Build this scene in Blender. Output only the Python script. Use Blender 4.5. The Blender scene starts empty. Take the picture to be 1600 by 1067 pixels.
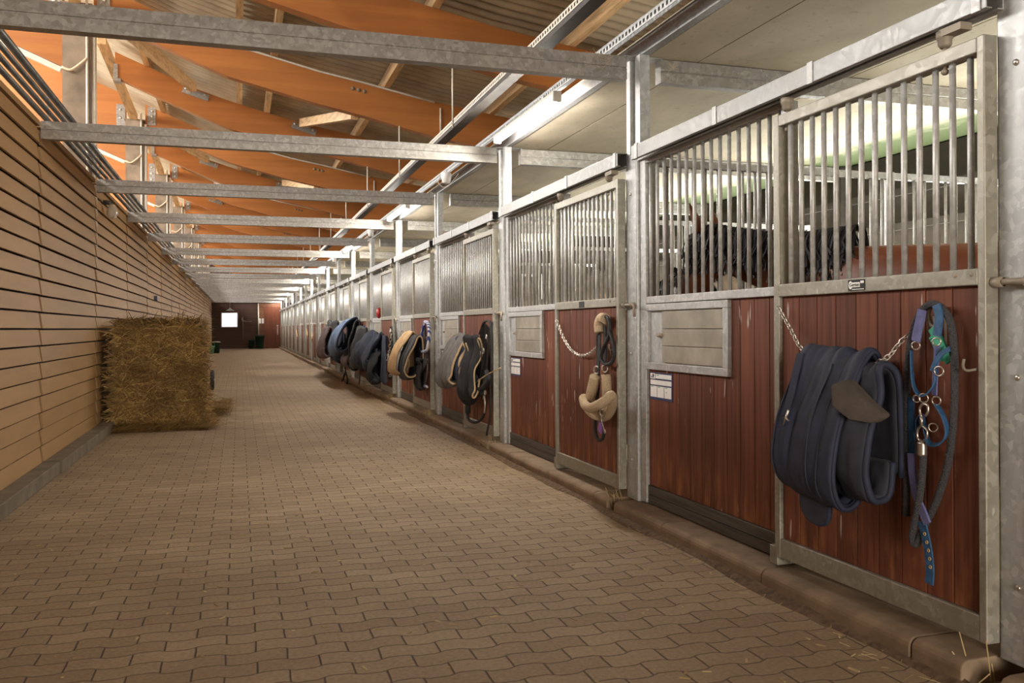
import bpy, bmesh, math, random
from mathutils import Vector, Matrix, noise as mnoise

PI = math.pi
scene = bpy.context.scene
COL = scene.collection
rnd = random.Random(7)

# ------------------------------------------------------------------ camera
F, YAW, ROLL, CY, CAMH = 1365.05, 0.30262, -0.00477, 511.62, 1.225
cam_d = bpy.data.cameras.new('camera')
cam_d.sensor_width = 36.0
cam_d.lens = F * 36.0 / 1600.0
cam_d.shift_y = (CY - 533.5) / 1600.0
cam_d.clip_start = 0.05
cam_d.clip_end = 300
cam = bpy.data.objects.new('camera', cam_d)
COL.objects.link(cam)
cam.location = (0, 0, CAMH)
cam.rotation_mode = 'XYZ'
cam.matrix_world = (Matrix.Translation((0, 0, CAMH)) @ Matrix.Rotation(-YAW, 4, 'Z')
                    @ Matrix.Rotation(PI / 2, 4, 'X') @ Matrix.Rotation(ROLL, 4, 'Z'))
scene.camera = cam

# ------------------------------------------------------------------ world / light
world = bpy.data.worlds.new('sky')
scene.world = world
world.use_nodes = True
bg = world.node_tree.nodes['Background']
bg.inputs[0].default_value = (0.86, 0.93, 1.0, 1)
bg.inputs[1].default_value = 1.3

def area(name, loc, aim, sx, sy, power, color):
    l = bpy.data.lights.new(name, 'AREA')
    l.shape = 'RECTANGLE'; l.size = sx; l.size_y = sy
    l.energy = power; l.color = color
    o = bpy.data.objects.new(name, l)
    COL.objects.link(o)
    o.location = loc
    d = Vector(aim) - Vector(loc)
    o.rotation_euler = d.to_track_quat('-Z', 'Y').to_euler()
    return o

# added area lights for warm daylight from the hall side, windows unseen
for k in range(4):
    area('added_hall_daylight', (-8.4, 4 + 15 * k, 3.0), (0, 4 + 15 * k, 4.4), 14, 2.2, 90, (1.0, 0.87, 0.72))
# added fill from high on the left to brighten the stall fronts
for k in range(4):
    area('added_high_fill', (-6.8, 11 + 13 * k, 6.15), (2.4, 11 + 13 * k, 0.9), 12.5, 1.4, 1650, (1.0, 0.97, 0.92))
# daylight from the outer side of the boxes, shining up behind the added ledge
area('stall_window_daylight', (6.30, 27, 1.70), (4.0, 27, 3.0), 56, 0.20, 2600, (0.98, 1.0, 0.92))
# added frontal fill light behind the camera
area('added_rear_fill', (0.3, -5.6, 1.7), (0.3, 6, 1.2), 3.4, 2.6, 450, (1.0, 0.92, 0.80))

scene.view_settings.view_transform = 'Standard'
scene.view_settings.look = 'None'
scene.view_settings.gamma = 1.0
scene.view_settings.exposure = 0.46
scene.view_settings.use_curve_mapping = False
scene.cycles.max_bounces = 8
scene.cycles.diffuse_bounces = 5

# ------------------------------------------------------------------ photo measuring
def ray(u, v):
    a, b = u - 800.0, v - CY
    cr, sr = math.cos(ROLL), math.sin(ROLL)
    x, y = (a * cr + b * sr) / F, -(-a * sr + b * cr) / F
    c, s = math.cos(YAW), math.sin(YAW)
    return x * c + s, -x * s + c, y
def onX(u, v, X):
    d = ray(u, v); t = X / d[0]
    return Vector((X, d[1] * t, CAMH + d[2] * t))
def onY(u, v, Y):
    d = ray(u, v); t = Y / d[1]
    return Vector((d[0] * t, Y, CAMH + d[2] * t))

# ------------------------------------------------------------------ materials
class NT:
    def __init__(self, name):
        self.m = bpy.data.materials.new(name)
        self.m.use_nodes = True
        self.t = self.m.node_tree
        self.b = self.t.nodes['Principled BSDF']
        self.p = None
    def n(self, kind, **kw):
        nd = self.t.nodes.new(kind)
        for k, v in kw.items(): setattr(nd, k, v)
        return nd
    def l(self, a, b): self.t.links.new(a, b)
    def pos(self):
        if self.p is None: self.p = self.n('ShaderNodeNewGeometry').outputs['Position']
        return self.p
    def scaled(self, sc, src=None):
        mp = self.n('ShaderNodeMapping')
        mp.inputs['Scale'].default_value = sc
        self.l(src or self.pos(), mp.inputs['Vector'])
        return mp.outputs[0]
    def noise(self, sc, scale=1.0, detail=4, rough=0.55, src=None):
        nd = self.n('ShaderNodeTexNoise')
        nd.inputs['Scale'].default_value = scale
        nd.inputs['Detail'].default_value = detail
        nd.inputs['Roughness'].default_value = rough
        self.l(self.scaled(sc, src), nd.inputs['Vector'])
        return nd.outputs['Fac']
    def ramp(self, fac, stops, interp='LINEAR'):
        nd = self.n('ShaderNodeValToRGB')
        nd.color_ramp.interpolation = interp
        el = nd.color_ramp.elements
        while len(el) < len(stops): el.new(0.5)
        for e, (p, c) in zip(el, stops):
            e.position = p
            e.color = (c, c, c, 1) if isinstance(c, (int, float)) else (*c, 1)
        self.l(fac, nd.inputs[0])
        return nd.outputs[0]
    def mix(self, fac, a, b, mode='MIX'):
        nd = self.n('ShaderNodeMix', data_type='RGBA', blend_type=mode)
        for sock, v in ((nd.inputs[0], fac), (nd.inputs[6], a), (nd.inputs[7], b)):
            if hasattr(v, 'is_linked'): self.l(v, sock)
            elif isinstance(v, (int, float)): sock.default_value = v if sock == nd.inputs[0] else (v, v, v, 1)
            else: sock.default_value = (*v, 1)
        return nd.outputs[2]
    def math(self, op, a, b=None, c=None):
        nd = self.n('ShaderNodeMath', operation=op)
        for i, v in enumerate((a, b, c)):
            if v is None: continue
            if hasattr(v, 'is_linked'): self.l(v, nd.inputs[i])
            else: nd.inputs[i].default_value = v
        return nd.outputs[0]
    def sep(self, src=None):
        nd = self.n('ShaderNodeSeparateXYZ'); self.l(src or self.pos(), nd.inputs[0]); return nd.outputs
    def comb(self, x, y, z):
        nd = self.n('ShaderNodeCombineXYZ')
        for i, v in enumerate((x, y, z)):
            if hasattr(v, 'is_linked'): self.l(v, nd.inputs[i])
            else: nd.inputs[i].default_value = v
        return nd.outputs[0]
    def white(self, src):
        nd = self.n('ShaderNodeTexWhiteNoise', noise_dimensions='3D'); self.l(src, nd.inputs['Vector']); return nd.outputs['Value']
    def bump(self, h, strength=0.4, dist=0.01):
        nd = self.n('ShaderNodeBump')
        nd.inputs['Strength'].default_value = strength
        nd.inputs['Distance'].default_value = dist
        self.l(h, nd.inputs['Height']); self.l(nd.outputs[0], self.b.inputs['Normal'])
    def out(self, color, rough=0.6, metal=0.0):
        for sock, v in ((self.b.inputs['Base Color'], color), (self.b.inputs['Roughness'], rough), (self.b.inputs['Metallic'], metal)):
            if hasattr(v, 'is_linked'): self.l(v, sock)
            elif isinstance(v, (int, float)): sock.default_value = v
            else: sock.default_value = (*v, 1)
        return self.m

def simple(name, col, rough=0.6, metal=0.0, var=0.25, scale=9.0, bump=0.0):
    t = NT(name)
    f = t.noise((1, 1, 1), scale, 5)
    c0 = tuple(x * (1 - var) for x in col); c1 = tuple(min(1, x * (1 + var)) for x in col)
    if bump: t.bump(f, bump, 0.01)
    return t.out(t.ramp(f, [(0.3, c0), (0.7, c1)]), rough, metal)

def emit(name, col, strength):
    t = NT(name)
    t.b.inputs['Emission Color'].default_value = (*col, 1)
    t.b.inputs['Emission Strength'].default_value = strength
    return t.out(col, 0.5)

def galvanised(name, dark=(0.34, 0.335, 0.325), lite=(0.50, 0.49, 0.475), grime=(0.25, 0.19, 0.12), g=0.3, metal=0.4):
    t = NT(name)
    v = t.n('ShaderNodeTexVoronoi'); v.inputs['Scale'].default_value = 42
    dn = t.n('ShaderNodeTexNoise'); dn.inputs['Scale'].default_value = 14
    t.l(t.pos(), dn.inputs['Vector'])
    add = t.n('ShaderNodeVectorMath', operation='MULTIPLY_ADD')
    t.l(dn.outputs['Color'], add.inputs[0]); add.inputs[1].default_value = (0.06, 0.06, 0.06); t.l(t.pos(), add.inputs[2])
    t.l(add.outputs[0], v.inputs['Vector'])
    f = t.sep(v.outputs['Color'])[0]
    base = t.ramp(f, [(0.0, dark), (0.7, tuple((a + b) / 2 for a, b in zip(dark, lite))), (1.0, lite)])
    n1 = t.noise((1, 1, 1), 2.6, 5)
    c = t.mix(t.ramp(n1, [(0.45, 0.0), (0.8, g)]), base, grime)
    n2 = t.noise((1, 1, 0.35), 60, 2)
    c = t.mix(t.ramp(n2, [(0.70, 0.0), (0.76, 0.6)]), c, (0.6, 0.57, 0.52))
    t.bump(n1, 0.08, 0.01)
    return t.out(c, t.ramp(f, [(0, 0.38), (1, 0.58)]), metal)

def planks(name, axis, pitch, dark, lite, off=0.0, grain=(30, 30, 1.2), rough=0.5, wear=None, scratch=0.0, streak=0.55, island=False):
    """stained boards: tone changes per board, grain runs along the board"""
    t = NT(name)
    s = t.sep()[{'x': 0, 'y': 1, 'z': 2}[axis]]
    idx = t.math('FLOOR', t.math('DIVIDE', t.math('ADD', s, off), pitch))
    w = t.n('ShaderNodeNewGeometry').outputs['Random Per Island'] if island else t.white(t.comb(idx, 3.1, 0.7))
    g = t.noise(grain, 1.0, 6, 0.6)
    c = t.mix(t.math('MULTIPLY_ADD', w, 0.55, t.math('MULTIPLY', g, 0.45)), dark, lite)
    c = t.mix(t.ramp(g, [(0.35, streak), (0.55, 0.0)]), c, tuple(x * 0.35 for x in dark))
    if wear:
        z = t.sep()[2]
        wn = t.noise((14, 14, 3), 1.0, 5)
        m = t.math('MULTIPLY', t.ramp(z, [(0.0, 1), (0.20, 1.0), (0.52, 0.0)]), t.ramp(wn, [(0.48, 0.0), (0.66, 0.8)]))
        c = t.mix(m, c, wear)
    if scratch:
        sn = t.noise((38, 38, 5), 1.0, 1)
        sm = t.noise((3, 3, 3), 1.0, 2)
        m = t.math('MULTIPLY', t.ramp(sn, [(0.69, 0.0), (0.72, scratch)]), t.ramp(sm, [(0.52, 0.0), (0.58, 1.0)]))
        c = t.mix(m, c, (0.55, 0.48, 0.42))
    t.bump(g, 0.15, 0.004)
    return t.out(c, rough)

M = {}
M['steel'] = galvanised('galvanised_steel')
M['steel_post'] = galvanised('galvanised_post', (0.36, 0.36, 0.355), (0.52, 0.52, 0.505), g=0.15)
M['steel_rail'] = galvanised('galvanised_rail', (0.24, 0.24, 0.235), (0.37, 0.365, 0.355), g=0.25)
M['steel_beam'] = galvanised('weathered_galvanised_beam', (0.23, 0.215, 0.195), (0.37, 0.35, 0.32), g=0.3, metal=0.3)
M['steel_door'] = galvanised('galvanised_door_frame', (0.25, 0.235, 0.195), (0.36, 0.338, 0.283), grime=(0.19, 0.15, 0.085), g=0.55)
M['bar'] = galvanised('galvanised_bar', (0.42, 0.41, 0.39), (0.56, 0.55, 0.53), g=0.3, metal=0.35)
M['rust'] = simple('dull_zinc_fittings', (0.27, 0.225, 0.17), 0.6, 0.3)
M['board'] = planks('red_brown_stained_boards', 'y', 0.107, (0.072, 0.023, 0.0125), (0.225, 0.074, 0.039), off=0.03,
                    grain=(40, 40, 1.4), rough=0.6, wear=(0.32, 0.13, 0.05), scratch=0.7, streak=0.4, island=True)
M['board'].node_tree.nodes['Principled BSDF'].inputs['Specular IOR Level'].default_value = 0.22
M['kick'] = planks('dark_kick_board', 'z', 0.5, (0.025, 0.022, 0.020), (0.10, 0.085, 0.07), grain=(6, 2, 60), rough=0.55)
M['hatch'] = simple('dusty_sheet_metal', (0.27, 0.235, 0.185), 0.55, 0.25, 0.3, 5.0)
M['wallboard'] = planks('tan_painted_boards', 'z', 0.1425, (0.315, 0.180, 0.072), (0.395, 0.232, 0.096), off=-0.105,
                        grain=(2, 1.2, 10), rough=0.6, streak=0.12)
M['glulam'] = planks('orange_glulam', 'z', 0.07, (0.33, 0.110, 0.020), (0.42, 0.150, 0.030), grain=(1.2, 8, 14), rough=0.5, streak=0.15)
M['timber'] = planks('pale_spruce_timber', 'y', 1.7, (0.60, 0.375, 0.175), (0.78, 0.53, 0.28), grain=(20, 2, 20), rough=0.6)
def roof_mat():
    t = NT('dusty_fibre_cement_shade_stripes')
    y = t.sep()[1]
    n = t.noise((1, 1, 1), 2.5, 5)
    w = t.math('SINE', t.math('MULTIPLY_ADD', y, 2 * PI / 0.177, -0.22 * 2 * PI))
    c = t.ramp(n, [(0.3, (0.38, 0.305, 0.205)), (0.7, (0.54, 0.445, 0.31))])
    m = t.math('MULTIPLY', t.ramp(w, [(0.1, 0.0), (0.9, 0.85)]), t.ramp(n, [(0.3, 1.0), (0.7, 0.55)]))  # dark stripes put the shade of the corrugation recesses into the colour
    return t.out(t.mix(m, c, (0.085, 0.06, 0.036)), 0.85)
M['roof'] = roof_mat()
M['column'] = simple('weathered_grey_column', (0.21, 0.155, 0.105), 0.7, 0.1, 0.35, 4.0)
M['kerb'] = simple('dusty_concrete_kerb', (0.22, 0.155, 0.10), 0.85, 0, 0.28, 7.0, 0.25)
M['kerb_grey'] = simple('grey_concrete_kerb', (0.17, 0.135, 0.092), 0.8, 0, 0.25, 6.0, 0.2)
M['dirt'] = simple('crumbly_dirt', (0.12, 0.075, 0.042), 0.95, 0, 0.5, 30.0, 0.9)
M['pipe'] = simple('dark_steel_pipe', (0.13, 0.125, 0.115), 0.42, 0.6, 0.3, 8.0)
M['white_pvc'] = simple('off_white_plastic', (0.62, 0.56, 0.46), 0.5, 0, 0.12)
M['white'] = simple('white_plastic', (0.80, 0.78, 0.74), 0.4, 0, 0.05)
M['paper'] = simple('white_paper', (0.80, 0.77, 0.74), 0.7, 0, 0.06)
M['navyprint'] = simple('navy_print', (0.03, 0.035, 0.10), 0.5, 0, 0.1)
M['black'] = simple('black_webbing', (0.014, 0.013, 0.013), 0.7, 0, 0.4, 60, 0.3)
M['brown_strap'] = simple('dark_leather', (0.03, 0.018, 0.013), 0.5, 0, 0.4, 30)
M['navy'] = simple('navy_quilted_fabric', (0.013, 0.0165, 0.036), 0.75, 0, 0.35, 14, 0.25)
M['navy_lining'] = simple('worn_navy_lining', (0.022, 0.023, 0.033), 0.85, 0, 0.5, 9, 0.3)
M['felt'] = simple('grey_brown_felt', (0.055, 0.042, 0.033), 0.9, 0, 0.3, 12, 0.3)
M['blue_strap'] = simple('blue_webbing', (0.022, 0.085, 0.19), 0.6, 0, 0.3, 40, 0.3)
M['violet_strap'] = simple('faded_violet_padding', (0.12, 0.12, 0.26), 0.8, 0, 0.25, 30, 0.2)
M['grey_rope'] = simple('charcoal_braided_rope', (0.052, 0.050, 0.054), 0.9, 0, 0.6, 220, 1.0)
M['chrome'] = simple('worn_nickel', (0.55, 0.50, 0.44), 0.3, 0.9, 0.15)
M['teal'] = simple('green_rubber', (0.06, 0.42, 0.25), 0.5, 0, 0.15)
M['fleece'] = simple('cream_fleece', (0.50, 0.375, 0.24), 0.95, 0, 0.2, 120, 1.0)
M['purple'] = simple('purple_plastic', (0.24, 0.10, 0.36), 0.5, 0, 0.2)
M['grey_rug'] = simple('grey_fleece_rug', (0.125, 0.115, 0.108), 0.85, 0, 0.25, 20, 0.3)
M['charcoal'] = simple('charcoal_fabric', (0.014, 0.013, 0.014), 0.8, 0, 0.45, 11, 0.3)
M['tan_rug'] = simple('tan_canvas', (0.40, 0.245, 0.11), 0.8, 0, 0.2, 12, 0.3)
M['beige'] = simple('beige_binding', (0.42, 0.29, 0.155), 0.7, 0, 0.2, 14)
M['slate_blue'] = simple('slate_blue_rug', (0.065, 0.105, 0.185), 0.8, 0, 0.3, 9, 0.25)
M['denim'] = simple('dark_denim_blue_rug', (0.017, 0.023, 0.043), 0.8, 0, 0.4, 9, 0.3)
M['mauve'] = simple('dusty_mauve_rug', (0.10, 0.066, 0.066), 0.85, 0, 0.3, 9, 0.3)
M['red'] = simple('red_plastic', (0.32, 0.015, 0.012), 0.45)
M['blue_plastic'] = simple('blue_plastic', (0.02, 0.05, 0.16), 0.4)
M['bottle_green'] = simple('dark_green_plastic', (0.008, 0.042, 0.024), 0.45, 0, 0.2)
M['mint'] = simple('mint_green_plastic', (0.10, 0.42, 0.24), 0.45, 0, 0.2)
M['rubber'] = simple('black_rubber', (0.014, 0.014, 0.014), 0.7, 0, 0.3, 60)
M['tub'] = simple('pale_blue_tub', (0.22, 0.30, 0.33), 0.5, 0, 0.1)
M['backwall'] = planks('dark_brown_wall_boards', 'z', 0.2, (0.050, 0.020, 0.010), (0.078, 0.032, 0.016), grain=(1.2, 2, 20), rough=0.6)
M['paledoorboard'] = planks('brown_wall_boards', 'z', 0.16, (0.16, 0.062, 0.027), (0.22, 0.09, 0.04), grain=(1.2, 2, 20), rough=0.6)
M['rustdoor'] = planks('rust_red_door_boards', 'x', 0.12, (0.125, 0.030, 0.009), (0.17, 0.042, 0.014), grain=(20, 2, 1.4), rough=0.5)
M['outerwall'] = simple('dark_outer_wall', (0.035, 0.028, 0.020), 0.8)
M['bedding'] = simple('pale_straw_bedding', (0.52, 0.42, 0.24), 0.9, 0, 0.3, 30, 0.5)
M['tray'] = simple('dusty_dark_tray', (0.06, 0.05, 0.042), 0.7, 0.2)
M['coat'] = simple('bay_coat', (0.155, 0.042, 0.014), 0.5, 0, 0.3, 3.0)
M['darkcoat'] = simple('dark_bay_coat', (0.030, 0.014, 0.008), 0.5, 0, 0.3, 3.0)
M['mane'] = simple('black_mane', (0.010, 0.008, 0.008), 0.8, 0, 0.5, 40)
M['eye'] = simple('dark_eye', (0.006, 0.004, 0.003), 0.1)
M['glass'] = simple('frosted_lamp_glass', (0.55, 0.48, 0.38), 0.25, 0, 0.1)
M['tube'] = emit('lit_tube_diffuser', (1.0, 0.955, 0.87), 165.0)
M['web'] = simple('dusty_cobweb', (0.55, 0.42, 0.28), 0.95)

def concrete_ceiling():
    t = NT('concrete_ceiling_slab')
    x = t.sep()[0]
    n = t.noise((1, 0.5, 1), 3.0, 6)
    c = t.ramp(n, [(0.3, (0.37, 0.31, 0.215)), (0.7, (0.50, 0.43, 0.315))])
    n2 = t.noise((1, 1, 1), 22, 4)
    c = t.mix(t.ramp(n2, [(0.6, 0), (0.72, 0.35)]), c, (0.15, 0.11, 0.07))
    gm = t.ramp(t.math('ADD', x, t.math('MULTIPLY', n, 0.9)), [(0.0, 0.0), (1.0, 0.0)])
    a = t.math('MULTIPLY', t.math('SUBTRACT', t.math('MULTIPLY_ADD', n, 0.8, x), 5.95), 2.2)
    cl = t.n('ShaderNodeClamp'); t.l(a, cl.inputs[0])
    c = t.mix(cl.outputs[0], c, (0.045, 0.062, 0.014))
    t.bump(n, 0.15, 0.01)
    return t.out(c, 0.85)
M['slab'] = concrete_ceiling()

def paver_floor():
    t = NT('zigzag_concrete_pavers')
    L, P = 0.222, 0.1115
    s = t.sep(); x, y = s[0], s[1]
    wob = t.noise((1, 1, 1), 5.0, 2)
    ph = t.math('FRACT', t.math('DIVIDE', x, L))
    tri = t.math('ABSOLUTE', t.math('SUBTRACT', ph, 0.5))                 # 0 .. 0.5
    trap = t.n('ShaderNodeClamp'); t.l(t.math('MULTIPLY', t.math('SUBTRACT', tri, 0.25), 5.0), trap.inputs[0])
    trap.inputs[1].default_value = -0.5; trap.inputs[2].default_value = 0.5
    yy = t.math('MULTIPLY_ADD', trap.outputs[0], 0.021, y)
    yy = t.math('MULTIPLY_ADD', t.math('SUBTRACT', wob, 0.5), 0.022, yy)
    rowf = t.math('DIVIDE', yy, P)
    row = t.math('FLOOR', rowf)
    fy = t.math('FRACT', rowf)
    half = t.math('MULTIPLY', t.math('MODULO', t.math('ABSOLUTE', row), 2.0), 0.5)
    xs = t.math('ADD', t.math('DIVIDE', t.math('MULTIPLY_ADD', t.math('SUBTRACT', wob, 0.5), 0.012, x), L), half)
    xs = t.math('ADD', xs, 0.25)
    colm = t.math('FLOOR', xs)
    fx = t.math('FRACT', xs)
    dy = t.math('MULTIPLY', t.math('MINIMUM', fy, t.math('SUBTRACT', 1.0, fy)), P)
    dx = t.math('MULTIPLY', t.math('MINIMUM', fx, t.math('SUBTRACT', 1.0, fx)), L)
    d = t.math('MINIMUM', dx, dy)
    h = t.n('ShaderNodeMapRange'); t.l(d, h.inputs[0]); h.inputs[1].default_value = 0.0005; h.inputs[2].default_value = 0.0052
    joint = h.outputs[0]
    w = t.white(t.comb(colm, row, 1.7))
    n1 = t.noise((1, 1, 1), 1.3, 5)
    n2 = t.noise((1, 1, 1), 55, 4)
    base = t.mix(w, (0.305, 0.216, 0.128), (0.405, 0.300, 0.188))
    base = t.mix(t.ramp(n1, [(0.35, 0.55), (0.65, 0.0)]), base, (0.225, 0.150, 0.090))
    base = t.mix(t.ramp(n2, [(0.35, 0.35), (0.6, 0.0)]), base, (0.130, 0.086, 0.052))
    base = t.mix(t.ramp(n2, [(0.62, 0.0), (0.75, 0.35)]), base, (0.44, 0.35, 0.25))
    col = t.mix(joint, (0.075, 0.045, 0.026), base)
    hh = t.math('ADD', joint, t.math('MULTIPLY', n2, 0.22))
    hh = t.math('ADD', hh, t.math('MULTIPLY', w, 0.25))
    t.bump(hh, 0.75, 0.006)
    return t.out(col, 0.78)
M['floor'] = paver_floor()

def hay_mat(name, a, b, c):
    t = NT(name)
    g = t.n('ShaderNodeNewGeometry')
    n = t.noise((1, 1, 1), 3.5, 4)
    col = t.ramp(g.outputs['Random Per Island'], [(0.0, a), (0.6, b), (1.0, c)])
    col = t.mix(t.ramp(n, [(0.35, 0.55), (0.6, 0.0)]), col, tuple(x * 0.55 for x in a))
    return t.out(col, 0.75)
M['hay'] = hay_mat('brown_hay', (0.13, 0.064, 0.014), (0.27, 0.15, 0.036), (0.58, 0.39, 0.13))
M['straw'] = hay_mat('pale_straw', (0.30, 0.20, 0.08), (0.45, 0.33, 0.15), (0.6, 0.48, 0.26))

def rope_mat(name, a, b, scale):
    t = NT(name)
    wv = t.n('ShaderNodeTexWave', wave_type='BANDS', bands_direction='DIAGONAL')
    wv.inputs['Scale'].default_value = scale
    wv.inputs['Distortion'].default_value = 1.0
    t.l(t.pos(), wv.inputs['Vector'])
    return t.out(t.ramp(wv.outputs[1], [(0.45, a), (0.55, b)]), 0.8)
M['bluerope'] = rope_mat('blue_white_rope', (0.03, 0.05, 0.22), (0.55, 0.53, 0.52), 9)

# ------------------------------------------------------------------ mesh building
class MB:
    def __init__(self): self.v = []; self.f = []; self.smooth = []
    def _add(self, vs, fs, sm=False):
        o = len(self.v)
        self.v += [Vector(p) for p in vs]
        for f in fs:
            self.f.append([i + o for i in f]); self.smooth.append(sm)
        return self
    def box(self, x0, x1, y0, y1, z0, z1):
        x0, x1 = min(x0, x1), max(x0, x1); y0, y1 = min(y0, y1), max(y0, y1); z0, z1 = min(z0, z1), max(z0, z1)
        vs = [(x0, y0, z0), (x1, y0, z0), (x1, y1, z0), (x0, y1, z0), (x0, y0, z1), (x1, y0, z1), (x1, y1, z1), (x0, y1, z1)]
        return self._add(vs, [(0, 3, 2, 1), (4, 5, 6, 7), (0, 1, 5, 4), (1, 2, 6, 5), (2, 3, 7, 6), (3, 0, 4, 7)])
    def beam(self, p, q, w, h, up=(0, 0, 1)):
        p, q = Vector(p), Vector(q); d = (q - p).normalized()
        s = d.cross(Vector(up)).normalized(); u = s.cross(d)
        vs = []
        for c in (p, q):
            for a, b in ((-1, -1), (1, -1), (1, 1), (-1, 1)): vs.append(c + s * (a * w / 2) + u * (b * h / 2))
        return self._add(vs, [(0, 1, 2, 3), (7, 6, 5, 4), (0, 4, 5, 1), (1, 5, 6, 2), (2, 6, 7, 3), (3, 7, 4, 0)])
    def extrude(self, prof, axis, a, b):
        """closed 2D profile swept along an axis; prof gives the other two coordinates in order"""
        n = len(prof); vs = []
        for t in (a, b):
            for (p, q) in prof:
                vs.append({'x': (t, p, q), 'y': (p, t, q), 'z': (p, q, t)}[axis])
        fs = [tuple(range(n)), tuple(range(2 * n - 1, n - 1, -1))]
        fs += [(i, i + n, (i + 1) % n + n, (i + 1) % n) for i in range(n)]
        return self._add(vs, fs)
    def tube(self, pts, r, n=8, closed=False, flat=1.0):
        pts = [Vector(p) for p in pts]; m = len(pts)
        rs = r if isinstance(r, (list, tuple)) else [r] * m
        tang = []
        for i in range(m):
            a = pts[(i - 1) % m] if (closed or i > 0) else pts[i]
            b = pts[(i + 1) % m] if (closed or i < m - 1) else pts[i]
            d = b - a
            tang.append(d.normalized() if d.length > 1e-9 else Vector((0, 0, 1)))
        ref = Vector((0, 0, 1)) if abs(tang[0].z) < 0.9 else Vector((1, 0, 0))
        u = (ref - tang[0] * ref.dot(tang[0])).normalized()
        vs = []
        for i in range(m):
            u = u - tang[i] * u.dot(tang[i])
            u = u.normalized() if u.length > 1e-6 else tang[i].orthogonal().normalized()
            w = tang[i].cross(u)
            for k in range(n):
                a = 2 * PI * k / n
                vs.append(pts[i] + (u * math.cos(a) + w * math.sin(a) * flat) * rs[i])
        fs = []
        for i in range(m if closed else m - 1):
            j = (i + 1) % m
            for k in range(n):
                k2 = (k + 1) % n
                fs.append((i * n + k, i * n + k2, j * n + k2, j * n + k))
        self._add(vs, fs, True)
        if not closed:
            o = len(self.v) - m * n
            self.f.append([o + k for k in range(n - 1, -1, -1)]); self.smooth.append(False)
            self.f.append([o + (m - 1) * n + k for k in range(n)]); self.smooth.append(False)
        return self
    def ring(self, c, R, r, normal=(1, 0, 0), n=14, m=6, sx=1.0):
        nrm = Vector(normal).normalized(); a = nrm.orthogonal().normalized()
        if abs(nrm.z) < 0.9: a = (Vector((0, 0, 1)) - nrm * nrm.z).normalized()
        b = nrm.cross(a)
        pts = [Vector(c) + a * math.cos(2 * PI * i / n) * R * sx + b * math.sin(2 * PI * i / n) * R for i in range(n)]
        return self.tube(pts, r, m, True)
    def strap(self, pts, w, t, wdir=(0, 0, 1), closed=False):
        """flat webbing: wdir is the direction of the width"""
        pts = [Vector(p) for p in pts]; m = len(pts); vs = []
        for i in range(m):
            a = pts[(i - 1) % m] if (closed or i > 0) else pts[i]
            b = pts[(i + 1) % m] if (closed or i < m - 1) else pts[i]
            d = (b - a).normalized()
            wd = Vector(wdir); wd = wd - d * wd.dot(d)
            wd = wd.normalized() if wd.length > 1e-4 else d.orthogonal().normalized()
            nn = d.cross(wd)
            for (s1, s2) in ((-1, -1), (1, -1), (1, 1), (-1, 1)):
                vs.append(pts[i] + wd * (s1 * w / 2) + nn * (s2 * t / 2))
        fs = []
        for i in range(m if closed else m - 1):
            j = (i + 1) % m
            for k in range(4):
                fs.append((i * 4 + k, i * 4 + (k + 1) % 4, j * 4 + (k + 1) % 4, j * 4 + k))
        if not closed:
            fs.append((3, 2, 1, 0)); fs.append(tuple((m - 1) * 4 + k for k in range(4)))
        return self._add(vs, fs)
    def ball(self, c, rx, ry=None, rz=None, n=12, m=8):
        ry = ry or rx; rz = rz or rx; vs = [(c[0], c[1], c[2] - rz)]
        for i in range(1, m):
            a = -PI / 2 + PI * i / m
            for k in range(n):
                b = 2 * PI * k / n
                vs.append((c[0] + rx * math.cos(a) * math.cos(b), c[1] + ry * math.cos(a) * math.sin(b), c[2] + rz * math.sin(a)))
        vs.append((c[0], c[1], c[2] + rz)); top = len(vs) - 1
        fs = [(0, 1 + (k + 1) % n, 1 + k) for k in range(n)]
        for i in range(m - 2):
            for k in range(n):
                fs.append((1 + i * n + k, 1 + i * n + (k + 1) % n, 1 + (i + 1) * n + (k + 1) % n, 1 + (i + 1) * n + k))
        o = 1 + (m - 2) * n
        fs += [(o + k, o + (k + 1) % n, top) for k in range(n)]
        return self._add(vs, fs, True)
    def lathe(self, c, prof, n=20):
        vs = []; m = len(prof)
        for (r, z) in prof:
            for k in range(n):
                a = 2 * PI * k / n
                vs.append((c[0] + r * math.cos(a), c[1] + r * math.sin(a), c[2] + z))
        fs = []
        for i in range(m - 1):
            for k in range(n):
                fs.append((i * n + k, i * n + (k + 1) % n, (i + 1) * n + (k + 1) % n, (i + 1) * n + k))
        fs.append(tuple(range(n - 1, -1, -1))); fs.append(tuple((m - 1) * n + k for k in range(n)))
        return self._add(vs, fs, True)
    def grid(self, rows, closed_rows=False):
        nr, nc = len(rows), len(rows[0])
        vs = [p for r in rows for p in r]; fs = []
        for i in range(nr - 1):
            for j in range(nc - 1):
                fs.append((i * nc + j, i * nc + j + 1, (i + 1) * nc + j + 1, (i + 1) * nc + j))
        return self._add(vs, fs, True)
    def build(self, name, mat, parent=None, bevel=0.0, solid=0.0, sub=0, origin=None):
        me = bpy.data.meshes.new(name)
        root = parent
        while root is not None and root.parent is not None: root = root.parent
        if root is not None: off = root.location
        elif origin is not None: off = Vector(origin)
        else:
            xs = [p.x for p in self.v]; ys = [p.y for p in self.v]; zs = [p.z for p in self.v]
            off = Vector(((min(xs) + max(xs)) / 2, (min(ys) + max(ys)) / 2, min(zs)))
        me.from_pydata([tuple(p - off) for p in self.v], [], self.f)
        me.polygons.foreach_set('use_smooth', self.smooth)
        me.materials.append(M[mat] if isinstance(mat, str) else mat)
        me.update()
        o = bpy.data.objects.new(name, me)
        COL.objects.link(o)
        if parent is not None: o.parent = parent
        else: o.location = off
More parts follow.
